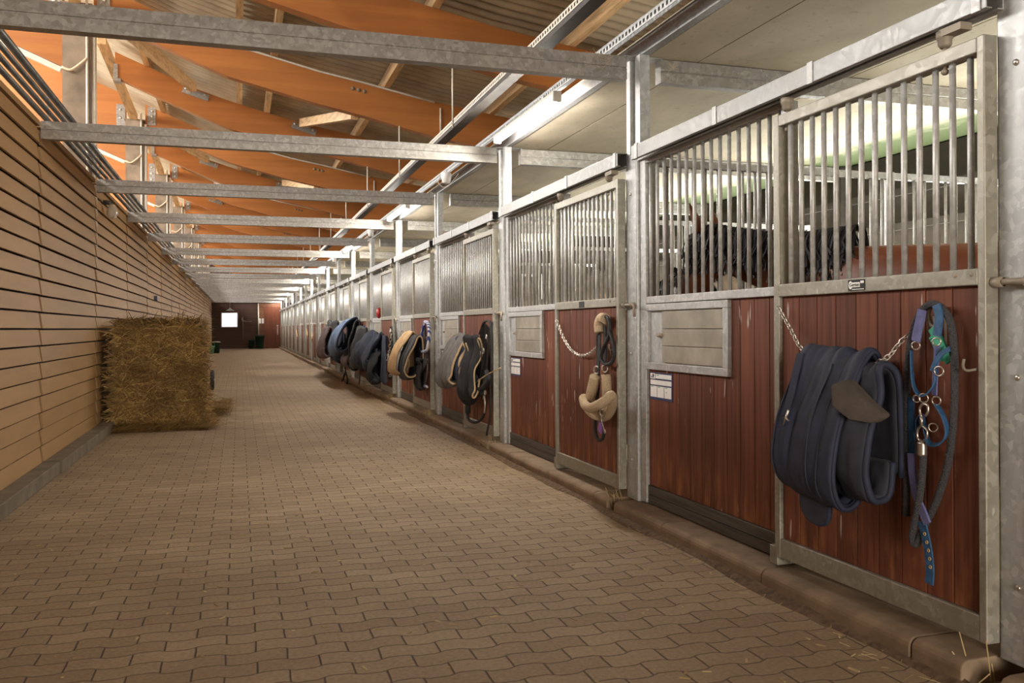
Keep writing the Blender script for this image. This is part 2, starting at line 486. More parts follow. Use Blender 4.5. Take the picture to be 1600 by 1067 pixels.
        if solid:
            md = o.modifiers.new('thickness', 'SOLIDIFY'); md.thickness = solid; md.offset = 0
        if bevel:
            md = o.modifiers.new('bevel', 'BEVEL'); md.width = bevel; md.segments = 2; md.limit_method = 'ANGLE'
        if sub:
            md = o.modifiers.new('subdivision', 'SUBSURF'); md.levels = sub; md.render_levels = sub
        return o

def tag(o, label=None, cat=None, group=None, kind=None):
    if label: o['label'] = label
    if cat: o['category'] = cat
    if group: o['group'] = group
    if kind: o['kind'] = kind
    return o
def thing(name, label, cat, loc=(0, 0, 0), group=None):
    o = bpy.data.objects.new(name, None)
    o.empty_display_size = 0.1
    COL.objects.link(o); o.location = loc
    return tag(o, label, cat, group)
def struct(o): o['kind'] = 'structure'; return o
def copy_tree(o, parent=None):
    c = o.copy(); COL.objects.link(c)
    if parent is not None: c.parent = parent
    for ch in o.children: copy_tree(ch, c)
    return c
def smooth_path(pts, n=6, closed=False):
    pts = [Vector(p) for p in pts]; m = len(pts); out = []
    for i in range(m if closed else m - 1):
        if closed: p0, p1, p2, p3 = (pts[(i + k) % m] for k in (-1, 0, 1, 2))
        else:
            p1, p2 = pts[i], pts[i + 1]
            p0 = pts[i - 1] if i else p1 * 2 - p2
            p3 = pts[i + 2] if i + 2 < m else p2 * 2 - p1
        for k in range(n):
            t = k / n
            out.append(0.5 * ((2 * p1) + (p2 - p0) * t + (2 * p0 - 5 * p1 + 4 * p2 - p3) * t * t + (3 * p1 - p0 - 3 * p2 + p3) * t ** 3))
    if not closed: out.append(pts[-1])
    return out

ORD = ['zeroth', 'first', 'second', 'third', 'fourth', 'fifth', 'sixth', 'seventh', 'eighth', 'ninth', 'tenth', 'eleventh', 'twelfth',
       'thirteenth', 'fourteenth', 'fifteenth', 'sixteenth', 'seventeenth', 'eighteenth', 'nineteenth', 'twentieth']
Y0 = 2.335           # aisle position of the nearest stall post's far edge
XF = 2.473           # front plane of the posts
XD = 2.41            # front plane of the sliding doors
NST = 18
YE = 56.36           # end wall
BEAM0, BEAM1 = 2.835, 2.985

# ------------------------------------------------------------------ the setting
struct(MB().box(-12, 7.5, -6, YE + 0.3, -0.2, 0).build('floor', 'floor'))

# left wall: tilted lap boards in bays of three metres
wl = MB()
WX, WTOP, WBOT, NB = -1.60, 2.94, 0.105, 20
joints = [-0.75 + 3 * k for k in range(20)]
rw = random.Random(3)
for a, b in zip(joints[:-1], joints[1:]):
    b = min(b, YE)
    pitch = (WTOP - WBOT) / NB
    jz = rw.uniform(-0.008, 0.008)
    for r in range(NB):
        z0 = WBOT + r * pitch + jz; z1 = z0 + pitch - 0.015
        j = rw.uniform(-0.004, 0.004)
        o1, o0 = -0.014 + j, 0.004 + j
        p = [(WX + o0 - 0.02, z0), (WX + o0, z0), (WX + o1, z1), (WX + o1 - 0.02, z1)]
        e = rw.uniform(0.004, 0.016)
        wl.extrude(p, 'y', a + 0.032 + e * 0.5, b - 0.032 - e * 0.8)
wlo = struct(wl.build('wall_left', 'wallboard'))
MB().box(WX - 0.095, WX - 0.08, -0.75, YE, 0.02, WTOP).build('backing', 'kick', wlo)
tc = MB()
for a, b in zip(joints[:-1], joints[1:]): tc.box(WX - 0.075, WX + 0.0, a + 0.02, min(b, YE) - 0.02, WTOP + 0.004, WTOP + 0.05)
struct(tc.build('trim_1', 'wallboard'))
for i, (a, b) in enumerate(zip(joints[:-1], joints[1:])):
    if a > 54: continue
    b = min(b, YE)
    m = MB(); jx = rw.uniform(-0.012, 0.012)
    m.box(-1.592, -1.455 + jx, a + 0.02, b - 0.025, 0.0, 0.108)
    o = m.build('wall_kerb_stone', 'kerb_grey', bevel=0.008)
    tag(o, 'long grey kerb stone under the tan board wall, %s from the camera' % ORD[i + 1], 'kerb', 'kerb stones along the board wall')

# roof profile (heights measured on the laminated beams)
TOPP = [(-9.0, 8.55), (-5.0, 6.78), (-2.05, 5.56), (-1.77, 5.43), (-0.62, 4.96), (0.09, 4.74), (1.0, 4.53), (1.56, 4.43), (2.54, 4.235), (3.48, 4.10), (5.2, 3.86), (7.3, 3.56)]
BOTP = [(-1.95, 5.14), (-1.77, 5.05), (-1.0, 4.715), (-0.12, 4.37), (1.0, 4.10), (1.44, 4.02), (2.45, 3.78), (3.5, 3.62), (5.2, 3.42), (7.0, 3.25)]
def interp(P, x):
    for (a, za), (b, zb) in zip(P[:-1], P[1:]):
        if x <= b: return za + (zb - za) * (x - a) / (b - a)
    return P[-1][1]
PUR = 0.17
# corrugated roof sheets (corrugations run down the slope)
rf = MB(); xs = [-9, -7, -5, -3.5, -2.5, -2.05, -1.77, -1.2, -0.62, 0.09, 1.0, 1.56, 2.54, 3.48, 5.2, 7.3]
ny = int((YE + 6) / 0.0295)
def cor(i): return (0.0, 0.04, 0.056, 0.04, 0.0, -0.008)[i % 6]
rows = []
for i in range(ny + 1):
    y = -6 + i * 0.0295
    rows.append([(x, y, interp(TOPP, x) + PUR + 0.008 + cor(i)) for x in xs])
rf.grid(rows)
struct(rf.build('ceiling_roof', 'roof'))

# glulam beams
BX = [-1.64, -1.2, -0.62, -0.12, 0.4, 1.0, 1.56, 2.1, 2.54, 3.48, 5.2, 6.9]
def glulam_mesh(xl, w=0.14):
    m = MB(); xx = [xl] + [x for x in BX if x > xl + 0.05]
    top = [(x, interp(TOPP, x)) for x in xx]; bot = [(x, interp(BOTP, x)) for x in xx]
    n = len(xx); vs = []
    for y in (-w / 2, w / 2):
        vs += [(x, y, z) for x, z in bot] + [(x, y, z) for x, z in top]
    fs = []
    for i in range(n - 1):
        fs.append((i, i + 1, n + i + 1, n + i))
        o = 2 * n
        fs.append((o + i, o + n + i, o + n + i + 1, o + i + 1))
        fs.append((i, o + i, o + i + 1, i + 1))
        fs.append((n + i, n + i + 1, o + n + i + 1, o + n + i))
    o = 2 * n
    fs.append((0, n, o + n, o)); fs.append((n - 1, o + n - 1, o + 2 * n - 1, 2 * n - 1))
    return m._add(vs, fs)
COLUMN_Y = [11.5 + 6 * k for k in range(-1, 8)]
GY = [11.5 + 3 * k for k in range(-4, 15)]
GL = 0
for k, gy in enumerate(GY):
    on_col = any(abs(gy - c) < 0.1 for c in COLUMN_Y)
    g = thing('glulam_beam', 'orange laminated timber roof beam, %s visible from the camera%s' % (
        ORD[k - 2] if k >= 3 else 'not yet', ', bolted to a grey column' if on_col else ', carried on slanted timber struts'), 'roof beam', (-1.64 if on_col else -1.78, gy, 4.9), 'laminated roof beams')
    if k < 3: g['label'] = 'orange laminated timber roof beam overhead in front of the photograph, %s' % ORD[k + 1]
    gm = glulam_mesh(-1.64 if on_col else -1.78)
    for p in gm.v: p.y += gy
    gm.build('beam', 'glulam', g)
    if on_col:
        m = MB(); m.box(-1.60, -1.46, gy - 0.085, gy - 0.07, 5.0, 5.33); m.build('steel_plate', 'steel_beam', g)
        for z in (5.06, 5.16, 5.26): MB().ball((-1.52, gy - 0.088, z), 0.022, 0.012, 0.022, 8, 6).build('bolt', 'chrome', g)
        if gy < 30:
            m = MB(); pts = [(x, gy - 0.08, interp(TOPP, x) - 0.012) for x in (-0.6, -0.2, 0.09, 0.5, 1.0, 1.56, 2.1, 2.5)]
            m.tube(pts, 0.014, 6); m.tube([(2.58, gy - 0.08, 4.16), (2.58, gy - 0.08, 3.82)], 0.012, 6)
            m.build('conduit', 'white_pvc', g)
            for q in range(3):
                x = 1.42 + 0.075 * q
                MB().ball((x, gy - 0.075, interp(TOPP, x) - 0.12), 0.026, 0.014, 0.026, 8, 6).build('bolt', 'column', g)
    else:
        m = MB(); m.box(-1.80, -1.70, gy - 0.085, gy + 0.085, 4.99, 5.03); m.box(-1.80, -1.74, gy - 0.086, gy - 0.072, 5.0, 5.25)
        m.build('steel_shoe', 'steel_beam', g)

# hall side: columns with deep hall beams behind them
for k, cy in enumerate(COLUMN_Y):
    c = thing('steel_column', 'weathered grey steel column behind the board wall, %s from the camera' % ORD[k + 1] if cy > 11 else
              'weathered grey steel column behind the board wall, left of the photograph', 'column', (-1.815, cy, 0), 'steel columns behind the board wall')
    m = MB(); m.box(-1.97, -1.955, cy - 0.15, cy + 0.15, 0, 5.06); m.box(-1.695, -1.68, cy - 0.15, cy + 0.15, 0, 5.06); m.box(-1.955, -1.695, cy - 0.15, cy - 0.13, 0, 5.06)
    m.build('shaft', 'column', c)
    m = MB(); m.box(-1.99, -1.64, cy - 0.16, cy + 0.16, 5.06, 5.08); m.build('cap_plate', 'column', c)
    m = MB(); m.tube([(-1.70, cy - 0.17, 2.0), (-1.70, cy - 0.17, 5.2)], 0.014, 6); m.build('conduit', 'white_pvc', c)
    m = MB(); m.tube([(-1.632, cy - 0.1, 2.0), (-1.632, cy - 0.1, 5.0)], 0.026, 8); m.build('downpipe', 'white_pvc', c)
    m = MB(); m.tube(smooth_path([(-1.97, cy - 0.17, 4.30), (-1.87, cy - 0.19, 4.27), (-1.76, cy - 0.18, 4.36), (-1.70, cy - 0.185, 4.42)]), 0.016, 6); m.build('cable', 'web', c)
    h = thing('hall_beam', 'deep orange laminated beam of the hall left of the %s grey column' % ORD[k + 1] if cy > 11 else 'deep orange laminated hall beam left of the photograph', 'roof beam', (-2.0, cy, 4.34), 'deep hall beams beyond the columns')
    m = MB(); xx = [-1.975, -2.05, -3.5, -5, -9]
    prof = [(x, interp(TOPP, x)) for x in xx] + [(x, 4.33 + 0.43 * (-1.975 - x)) for x in reversed(xx)]
    m.extrude(prof, 'y', cy - 0.07, cy + 0.07); m.build('beam', 'glulam', h)
    m = MB(); m.box(-2.13, -1.98, cy - 0.085, cy - 0.07, 4.75, 5.35); m.build('steel_plate', 'steel_beam', h)
    for z in (4.8, 4.95, 5.1, 5.25): MB().ball((-2.06, cy - 0.088, z), 0.022, 0.012, 0.022, 8, 6).build('bolt', 'chrome', h)
    m = MB(); m.beam((-2.0, cy - 0.04, 4.30), (-4.0, cy - 0.04, 5.16), 0.05, 0.06); m.build('cable_duct', 'white_pvc', h)

# slanted struts from the column heads up to the beams between the columns
for k, cy in enumerate(COLUMN_Y[1:]):
    m = MB(); m.beam((-1.80, cy - 0.12, 5.10), (-1.80, cy - 2.75, 5.0 + 0.42), 0.12, 0.14)
    m = MB()
    m.beam((-1.83, cy - 0.10, 5.12), (-1.95, cy - 3.20, 5.55), 0.12, 0.12)
    tag(m.build('timber_strut', 'timber'), 'pale timber strut rising toward the camera from the %s column head' % ORD[k + 2], 'timber strut', 'slanted struts on the column heads')
# wind braces between neighbouring beams
for k, gy in enumerate([14.5, 20.5, 26.5]):
    for side, (x0, x1, word) in enumerate(((-0.66, -1.30, 'left'), (0.98, 1.46, 'right'))):
        b = thing('wind_brace', 'pale timber wind brace under the roof, %s bay from the camera, %s one' % (ORD[k + 1], word), 'timber brace', (x0, gy - 0.1, interp(TOPP, x0) - 0.06), 'timber wind braces between the beams')
        p = Vector((x0, gy - 0.14, interp(TOPP, x0) - 0.02)); q = Vector((x1, gy - 2.93, interp(BOTP, x1) + 0.02))
        m = MB(); m.beam(p, q, 0.10, 0.13); m.build('timber', 'timber', b)
        m = MB(); zz = interp(TOPP, x0) - 0.09
        m.beam((x0 - 0.16, gy - 0.08, zz + 0.05), (x0 + 0.22, gy - 0.08, zz - 0.06), 0.02, 0.10); m.build('steel_bracket', 'steel_beam', b)
        for s in (-0.11, 0.17): MB().ball((x0 + s, gy - 0.095, zz + 0.03 - 0.28 * s), 0.02, 0.012, 0.02, 8, 6).build('bolt', 'chrome', b)
# purlins
for k, (x, w) in enumerate([(-7.0, ''), (-4.6, ''), (-3.0, ''), (-1.33, 'leftmost'), (0.02, 'second from the left'), (0.44, 'third from the left'), (1.86, 'fourth from the left'), (3.30, 'rightmost'), (4.8, '')]):
    m = MB(); z = interp(TOPP, x)
    m.box(x - 0.04, x + 0.04, -5.9, YE - 0.05, z + 0.005, z + PUR - 0.005)
    lab = 'long pale timber purlin under the corrugated roof, %s over the aisle' % w if w else ('long timber purlin hidden over the %s' % ('boxes' if x > 3 else ['far hall side', 'middle of the hall', 'near hall side'][k]))
    tag(m.build('roof_purlin', 'timber'), lab, 'purlin', 'purlins under the roof sheets')

# concrete ceiling over the boxes, cast in strips
sl = MB()
for a, b in ((2.56, 2.93), (2.94, 4.15), (4.16, 5.37), (5.38, 6.60)): sl.box(a, b, -6, YE, 2.992, 3.15)
sl.box(2.56, 6.6, -6, YE, 3.05, 3.14)
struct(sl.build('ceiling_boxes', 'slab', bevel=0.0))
m = MB()
m.box(2.495, 2.553, -6, YE, 2.990, 3.085)
tag(m.build('edge_channel', 'steel_rail'), 'long galvanised channel edging the concrete ceiling above the stall posts', 'channel')
# outer wall of the boxes; ledge added before it hides the strip light
struct(MB().box(6.05, 6.15, -6, YE, 0, 1.80).build('wall_light_ledge', 'kerb'))
struct(MB().box(6.45, 6.65, -6, YE, 0, 2.98).build('wall_outer', 'outerwall'))
m = MB()
for k in range(19): m.box(6.36, 6.449, Y0 + 3 * k - 0.2, Y0 + 3 * k - 0.06, 0, 2.98)
for z in (2.2, 2.55): m.box(6.41, 6.449, -6, YE, z, z + 0.07)
struct(m.build('trim_2', 'outerwall'))
# end walls
wb = MB()
wb.box(-12, -1.04, YE, YE + 0.15, 0, 8.0); wb.box(-0.10, 7.2, YE, YE + 0.15, 0, 4.6)
wb.box(-1.04, -0.10, YE, YE + 0.15, 0, 1.33); wb.box(-1.04, -0.10, YE, YE + 0.15, 2.21, 5.6)
struct(wb.build('wall_back', 'backwall'))
struct(MB().box(1.17, 2.55, YE - 0.03, YE - 0.002, 0, 2.95).build('wall_back_panel', 'paledoorboard'))
struct(MB().box(-12, 7.2, -6.15, -6, 0, 8.0).build('wall_front', 'backwall'))
struct(MB().box(-12.1, -12, -6, YE, 0, 1.8).build('wall_hall', 'wallboard'))
fr = MB()
for (a, b, c, d) in ((-1.06, -0.08, 1.31, 1.36), (-1.06, -0.08, 2.18, 2.23), (-1.06, -1.01, 1.31, 2.23), (-0.13, -0.08, 1.31, 2.23)):
    fr.box(a, b, YE - 0.03, YE + 0.12, c, d)
wf = struct(fr.build('window_1', 'white'))
# unseen frames and panels added around the hall lights and the rear fill
m = MB()
for k in range(4):
    y = 4 + 15 * k
    for (a, b, c, d) in ((y - 7.2, y + 7.2, 1.75, 1.88), (y - 7.2, y + 7.2, 4.12, 4.25), (y - 7.2, y - 7.05, 1.75, 4.25), (y + 7.05, y + 7.2, 1.75, 4.25)): m.box(-8.55, -8.45, a, b, c, d)
struct(m.build('added_hall_light_frames', 'white'))
m = MB()
for k in range(4): m.box(-7.5, -6.1, 11 + 13 * k - 6.3, 11 + 13 * k + 6.3, 6.66, 6.70)
struct(m.build('added_fill_panels', 'white'))
m = MB()
for (a, b, c, d) in ((-1.58, -1.42, 0, 3.2), (2.02, 2.18, 0, 3.2), (-1.42, 2.02, 3.04, 3.2)): m.box(a, b, -5.75, -5.62, c, d)
struct(m.build('added_rear_fill_frame', 'timber'))
tg = NT('window_pane'); tg.b.inputs['Transmission Weight'].default_value = 1.0; tg.b.inputs['IOR'].default_value = 1.02
M['pane'] = tg.out((0.95, 0.97, 1.0), 0.02)
MB().box(-1.01, -0.13, YE + 0.05, YE + 0.056, 1.36, 2.18).build('pane', 'pane', wf)
d1 = struct(MB().box(1.47, 2.46, YE - 0.075, YE - 0.035, 0.01, 2.62).build('door_1', 'rustdoor', bevel=0.004))
hd = MB(); hd.box(2.26, 2.30, YE - 0.085, YE - 0.075, 0.85, 1.45); hd.ball((2.28, YE - 0.12, 1.40), 0.05); hd.ball((2.28, YE - 0.11, 1.0), 0.035)
hd.build('door_handle', 'chrome', d1)

# ------------------------------------------------------------------ steel cross beams
def crossbeam(yc):
    m = MB(); a, b = yc - 0.04, yc + 0.04
    h = (BEAM0 + BEAM1) / 2
    prof = [(a, BEAM0), (b, BEAM0), (b, BEAM1), (a, BEAM1), (a, h + 0.006), (a + 0.006, h + 0.003), (a + 0.006, h - 0.003), (a, h - 0.006)]
    m.extrude([(p, q) for p, q in prof], 'x', -1.588, 2.415)
    return m
for k in range(NST + 1):
    yc = Y0 + 3 * k - 0.095
    b = thing('steel_crossbeam', 'galvanised steel crossbeam spanning the aisle, %s from the camera' % ORD[k] if k else 'galvanised steel crossbeam right above the camera', 'crossbeam', (0.4, yc, BEAM0), 'steel crossbeams over the aisle')
    crossbeam(yc).build('beam', 'steel_beam', b)
    m = MB(); a = yc - 0.04; h = (BEAM0 + BEAM1) / 2
    m.extrude([(a, BEAM0 + 0.0), (a + 0.08, BEAM0), (a + 0.08, BEAM1), (a, BEAM1), (a, h + 0.006), (a + 0.006, h), (a, h - 0.006)], 'x', 2.66, 6.43)
    m.build('stall_beam', 'steel_beam', b)
    m = MB(); m.box(2.40, 2.67, yc - 0.05, yc + 0.05, BEAM1 + 0.001, BEAM1 + 0.0045)
    m.build('top_plate', 'steel_post', b)

# ------------------------------------------------------------------ stall posts
def post(y):
    """y = far edge of the post"""
    r = thing('stall_post', '', 'post', (XF + 0.04, y - 0.08, 0.0), 'galvanised posts between the stalls')
    m = MB(); m.box(XF, XF + 0.08, y - 0.155, y + 0.018, 0.088, 2.36); 
    m.build('post_plate', 'steel_post', r, bevel=0.006)
    MB().box(XF - 0.003, XF + 0.0, y - 0.147, y - 0.09, 0.092, 2.35).build('cover_strip', 'steel', r)
    MB().box(XF + 0.0, XF + 0.06, y - 0.055, y, 2.36, 2.984).build('upright', 'steel_post', r)
    MB().box(XF + 0.0, XF + 0.07, y - 0.205, y - 0.137, 2.36, 2.984).build('upright', 'steel_post', r)
    for z in (2.10, 1.05, 0.35):
        MB().ball((XF - 0.003, y - 0.06, z), 0.006, 0.011, 0.011, 8, 6).build('bolt', 'chrome', r)
    m = MB(); m.tube([(XF - 0.03, y + 0.012, 1.37), (XF - 0.03, y - 0.15, 1.37)], 0.011, 8); m.tube([(XF - 0.03, y + 0.02, 1.37), (XF - 0.03, y - 0.03, 1.37)], 0.018, 10)
    m.tube([(XF - 0.03, y - 0.145, 1.375), (XF - 0.034, y - 0.175, 1.36), (XF - 0.034, y - 0.178, 1.29)], 0.010, 8)
    m.box(XF - 0.03, XF, y - 0.03, y - 0.01, 1.355, 1.385); m.box(XF - 0.03, XF, y - 0.13, y - 0.11, 1.355, 1.385)
    m.build('door_latch', 'rust', r)
    return r
P1 = post(Y0)
posts = []
for k in range(NST + 1):
    p = P1 if k == 0 else copy_tree(P1)
    if k: p.location = (P1.location.x, P1.location.y + 3 * k, 0)
    posts.append(p)
for k, p in enumerate(posts):
    p['label'] = ('galvanised steel stall post at the right edge beside the nearest door' if k == 0 else
                  'galvanised steel stall post reaching up to the %s crossbeam from the camera' % ORD[k])

# ------------------------------------------------------------------ fixed stall fronts
FX = XF + 0.018      # front plane of the fixed panel frame
def stall_front(Y):
    r = thing('barred_panel', '', 'stall partition', (XF + 0.05, Y + 2.0, 0.09), 'fixed fronts of the horse stalls')
    y0, y1 = Y + 1.235, Y + 2.838
    m = MB()
    m.box(FX, FX + 0.06, y1 - 0.075, y1, 0.095, 2.30)                # stile by the post
    m.box(FX, FX + 0.06, y0, y0 + 0.055, 0.095, 2.30)                # stile behind the door
    m.box(FX + 0.001, FX + 0.05, y0 + 0.055, y1 - 0.075, 1.372, 1.418)   # middle rail
    m.box(FX + 0.001, FX + 0.05, y0 + 0.055, y1 - 0.075, 2.272, 2.30)    # top rail
    m.build('frame', 'steel', r, bevel=0.004)
    m = MB(); n = 11; w = (y1 - 0.076 - y0 - 0.056) / n
    for i in range(n):
        a = y0 + 0.056 + i * w
        m.box(FX + 0.022, FX + 0.05, a + 0.0018, a + w - 0.0018, 0.213, 1.371)
    m.build('boards', 'board', r, bevel=0.003)
    m = MB(); m.box(FX + 0.012, FX + 0.05, y0 + 0.055, y1 - 0.075, 0.095, 0.150); m.box(FX + 0.012, FX + 0.05, y0 + 0.055, y1 - 0.075, 0.154, 0.211)
    m.build('kick_board', 'kick', r, bevel=0.003)
    nb = 16
    for i in range(nb):
        y = y0 + 0.09 + i * (y1 - 0.105 - y0 - 0.09) / (nb - 1)
        MB().tube([(FX + 0.025, y, 1.416), (FX + 0.025, y, 2.275)], 0.0112, 10).build('bar', 'bar', r)
    # feed hatch
    a, b, c, d = Y + 1.776, y1 - 0.077, 0.955, 1.368
    m = MB()
    m.box(FX - 0.004, FX + 0.03, a, b, d - 0.042, d); m.box(FX - 0.004, FX + 0.03, a, b, c, c + 0.045)
    m.box(FX - 0.004, FX + 0.03, a, a + 0.05, c + 0.045, d - 0.042); m.box(FX - 0.004, FX + 0.03, b - 0.03, b, c + 0.045, d - 0.042)
    h = m.build('hatch_frame', 'steel', r, bevel=0.003)
    MB().box(FX + 0.019, FX + 0.021, a + 0.05, b - 0.03, c + 0.045, d - 0.042).build('hatch_sheet', 'steel_post', h)
    m = MB(); zz = [c + 0.050, c + 0.150, c + 0.153, c + 0.255, c + 0.258, d - 0.048]
    for i in (0, 2, 4): m.box(FX + 0.004, FX + 0.016, a + 0.060, b - 0.215, zz[i], zz[i + 1])
    f = m.build('hatch_flap', 'hatch', h, bevel=0.003)
    m = MB(); m.box(FX + 0.003, FX + 0.012, b - 0.215, b - 0.15, 1.16, 1.185); m.tube([(FX + 0.0, b - 0.225, 1.172), (FX, b - 0.165, 1.172)], 0.009, 8)
    m.build('hatch_latch', 'rust', h)
    return r
FR1 = stall_front(Y0)

# ------------------------------------------------------------------ sliding doors
def stall_door(Y):
    r = thing('stall_door', '', 'stall door', (XD + 0.03, Y + 0.64, 0.135), 'sliding doors of the horse stalls')
    y0, y1 = Y + 0.010, Y + 1.236
    x0, x1 = XD, XD + 0.058
    m = MB()
    m.box(x0, x1, y0, y0 + 0.032, 0.142, 2.212); m.box(x0, x1, y1 - 0.042, y1, 0.142, 2.212)
    m.box(x0 + 0.001, x1 - 0.001, y0 + 0.032, y1 - 0.042, 2.158, 2.211)
    m.box(x0 + 0.001, x1 - 0.001, y0 + 0.032, y1 - 0.042, 0.143, 0.232)
    m.box(x0 - 0.003, x1 - 0.003, y0 + 0.032, y1 - 0.042, 1.362, 1.420)
    m.build('door_frame', 'steel_door', r, bevel=0.004)
    m = MB(); n = 9; w = (y1 - 0.043 - y0 - 0.033) / n
    for i in range(n):
        a = y0 + 0.033 + i * w
        m.box(x0 + 0.018, x0 + 0.044, a + 0.0018, a + w - 0.0018, 0.233, 1.361)
    m.build('boards', 'board', r, bevel=0.003)
    nb = 14
    for i in range(nb):
        y = y0 + 0.085 + i * (y1 - 0.10 - y0 - 0.085) / (nb - 1)
        MB().tube([(x0 + 0.028, y, 1.418), (x0 + 0.028, y, 2.162)], 0.0115, 10).build('bar', 'bar', r)
    for y in (y0 + 0.2, y1 - 0.075):
        m = MB(); m.tube([(x0 + 0.028, y, 2.13), (x0 + 0.028, y, 2.27)], 0.008, 8)
        m.lathe((x0 + 0.028, y, 2.225), [(0.015, 0), (0.024, 0.012), (0.024, 0.03), (0.03, 0.036), (0.03, 0.06)], 14)
        m.ball((x0 + 0.028, y, 2.14), 0.014, 0.014, 0.012, 8, 6)
        m.build('roller_hanger', 'rust', r)
    m = MB(); m.box(x0 + 0.0, x0 + 0.05, y0 + 0.10, y0 + 0.20, 2.262, 2.288); m.build('stop_block', 'rust', r)
    m = MB(); m.box(x0 + 0.006, x1 + 0.02, y1 - 0.012, y1 + 0.05, 0.098, 0.185); m.build('floor_guide', 'steel_door', r, bevel=0.003)
    for y in (y0 + 0.055, y0 + 0.125):
        MB().ball((x0 - 0.003, y, 1.40), 0.004, 0.008, 0.008, 8, 6).build('screw', 'rust', r)
    m = MB(); m.tube(smooth_path([(x0 + 0.018, y0 + 0.045, 1.075), (x0 - 0.03, y0 + 0.05, 1.07), (x0 - 0.045, y0 + 0.05, 1.085), (x0 - 0.045, y0 + 0.045, 1.11)], 4), 0.005, 6)
    m.build('hook', 'rust', r)
    return r
DR1 = stall_door(Y0)

def door_rail(Y):
    r = thing('door_rail', '', 'door rail', (XD + 0.02, Y + 1.4, 2.29), 'sliding door rails')
    y0, y1 = Y - 0.012, Y + 2.775
    x0, x1 = XD - 0.012, XD + 0.064
    m = MB()
    p = [(x0, 2.292), (x0 + 0.026, 2.292), (x0 + 0.026, 2.297), (x0 + 0.005, 2.297), (x0 + 0.005, 2.374), (x1 - 0.005, 2.374), (x1 - 0.005, 2.297),
         (x1 - 0.026, 2.297), (x1 - 0.026, 2.292), (x1, 2.292), (x1, 2.379), (x0, 2.379)]
    m.extrude([(a, b) for a, b in p], 'y', y0, y1)
    m.build('rail', 'steel_rail', r, bevel=0.003)
    for y in (Y + 0.03, Y + 0.935, Y + 1.744, Y + 2.70):
        m = MB(); m.box(x0 - 0.004, x1 + 0.0, y - 0.02, y + 0.02, 2.379, 2.385); m.box(x0 - 0.005, x0, y - 0.02, y + 0.02, 2.288, 2.385)
        m.build('rail_clip', 'steel', r, bevel=0.002)
    m = MB(); m.box(x1, x1 + 0.04, Y - 0.02, Y + 2.84, 2.302, 2.358); m.build('back_rail', 'steel', r)
    return r
RL1 = door_rail(Y0)

what = {1: 'with the navy rug hanging on it', 2: 'with the cream fleece halter hanging on it', 3: 'with the tangle of black halters hanging on it',
        4: 'with the blue and white rope hanging on it', 5: 'with the black chains and dark rug hanging on it'}
fronts, doors, rails = [], [], []
for k in range(1, NST + 1):
    for proto, lst in ((FR1, fronts), (DR1, doors), (RL1, rails)):
        o = proto if k == 1 else copy_tree(proto)
        if k > 1: o.location = (proto.location.x, proto.location.y + 3 * (k - 1), proto.location.z)
        lst.append(o)
    fronts[-1]['label'] = 'fixed barred stall front with red brown boards and feed hatch, %s from the camera' % ORD[k]
    doors[-1]['label'] = 'barred red brown sliding stall door ' + (what[k] if k in what else ', %s from the camera' % ORD[k]).replace(' ,', ',')
    doors[-1]['label'] = doors[-1]['label'].replace(' ,', ',')
    rails[-1]['label'] = 'galvanised overhead rail of the %s stall door from the camera' % ORD[k]

# maker's plates on the first two doors
def plate(door, Y, text):
    m = MB(); m.box(XD - 0.0055, XD - 0.0035, Y + 0.60, Y + 0.70, 1.369, 1.414)
    p = m.build('name_plate', 'black', door)
    if text:
        fr = MB(); fr.box(XD - 0.0062, XD - 0.0056, Y + 0.628, Y + 0.693, 1.383, 1.403); fr.ball((XD - 0.0056, Y + 0.685, 1.392), 0.001, 0.012, 0.017, 12, 6)
        fr.box(XD - 0.0062, XD - 0.0056, Y + 0.604, Y + 0.624, 1.398, 1.408); fr.box(XD - 0.0062, XD - 0.0056, Y + 0.604, Y + 0.675, 1.373, 1.376)
        fr.build('plate_field', 'white', p)
        cu = bpy.data.curves.new('plate_lettering', 'FONT'); cu.body = text; cu.size = 0.021; cu.align_x = 'CENTER'; cu.extrude = 0.0004
        tmp = bpy.data.objects.new('plate_lettering', cu); COL.objects.link(tmp)
        me = bpy.data.meshes.new_from_object(tmp.evaluated_get(bpy.context.evaluated_depsgraph_get()))
        bpy.data.objects.remove(tmp)
        me.materials.clear(); me.materials.append(M['black'])
        o = bpy.data.objects.new('plate_lettering', me); COL.objects.link(o); o.parent = p
        # reading direction runs toward the camera (-y); letters stand up along z
        R = Matrix(((0, 0, -1, 0), (-1, 0, 0, 0), (0, 1, 0, 0), (0, 0, 0, 1)))
        o.matrix_local = Matrix.Translation(Vector((XD - 0.0068, Y + 0.66, 1.3865)) - door.location) @ R
plate(doors[0], Y0, 'Gerten')
plate(doors[1], Y0 + 3, None)

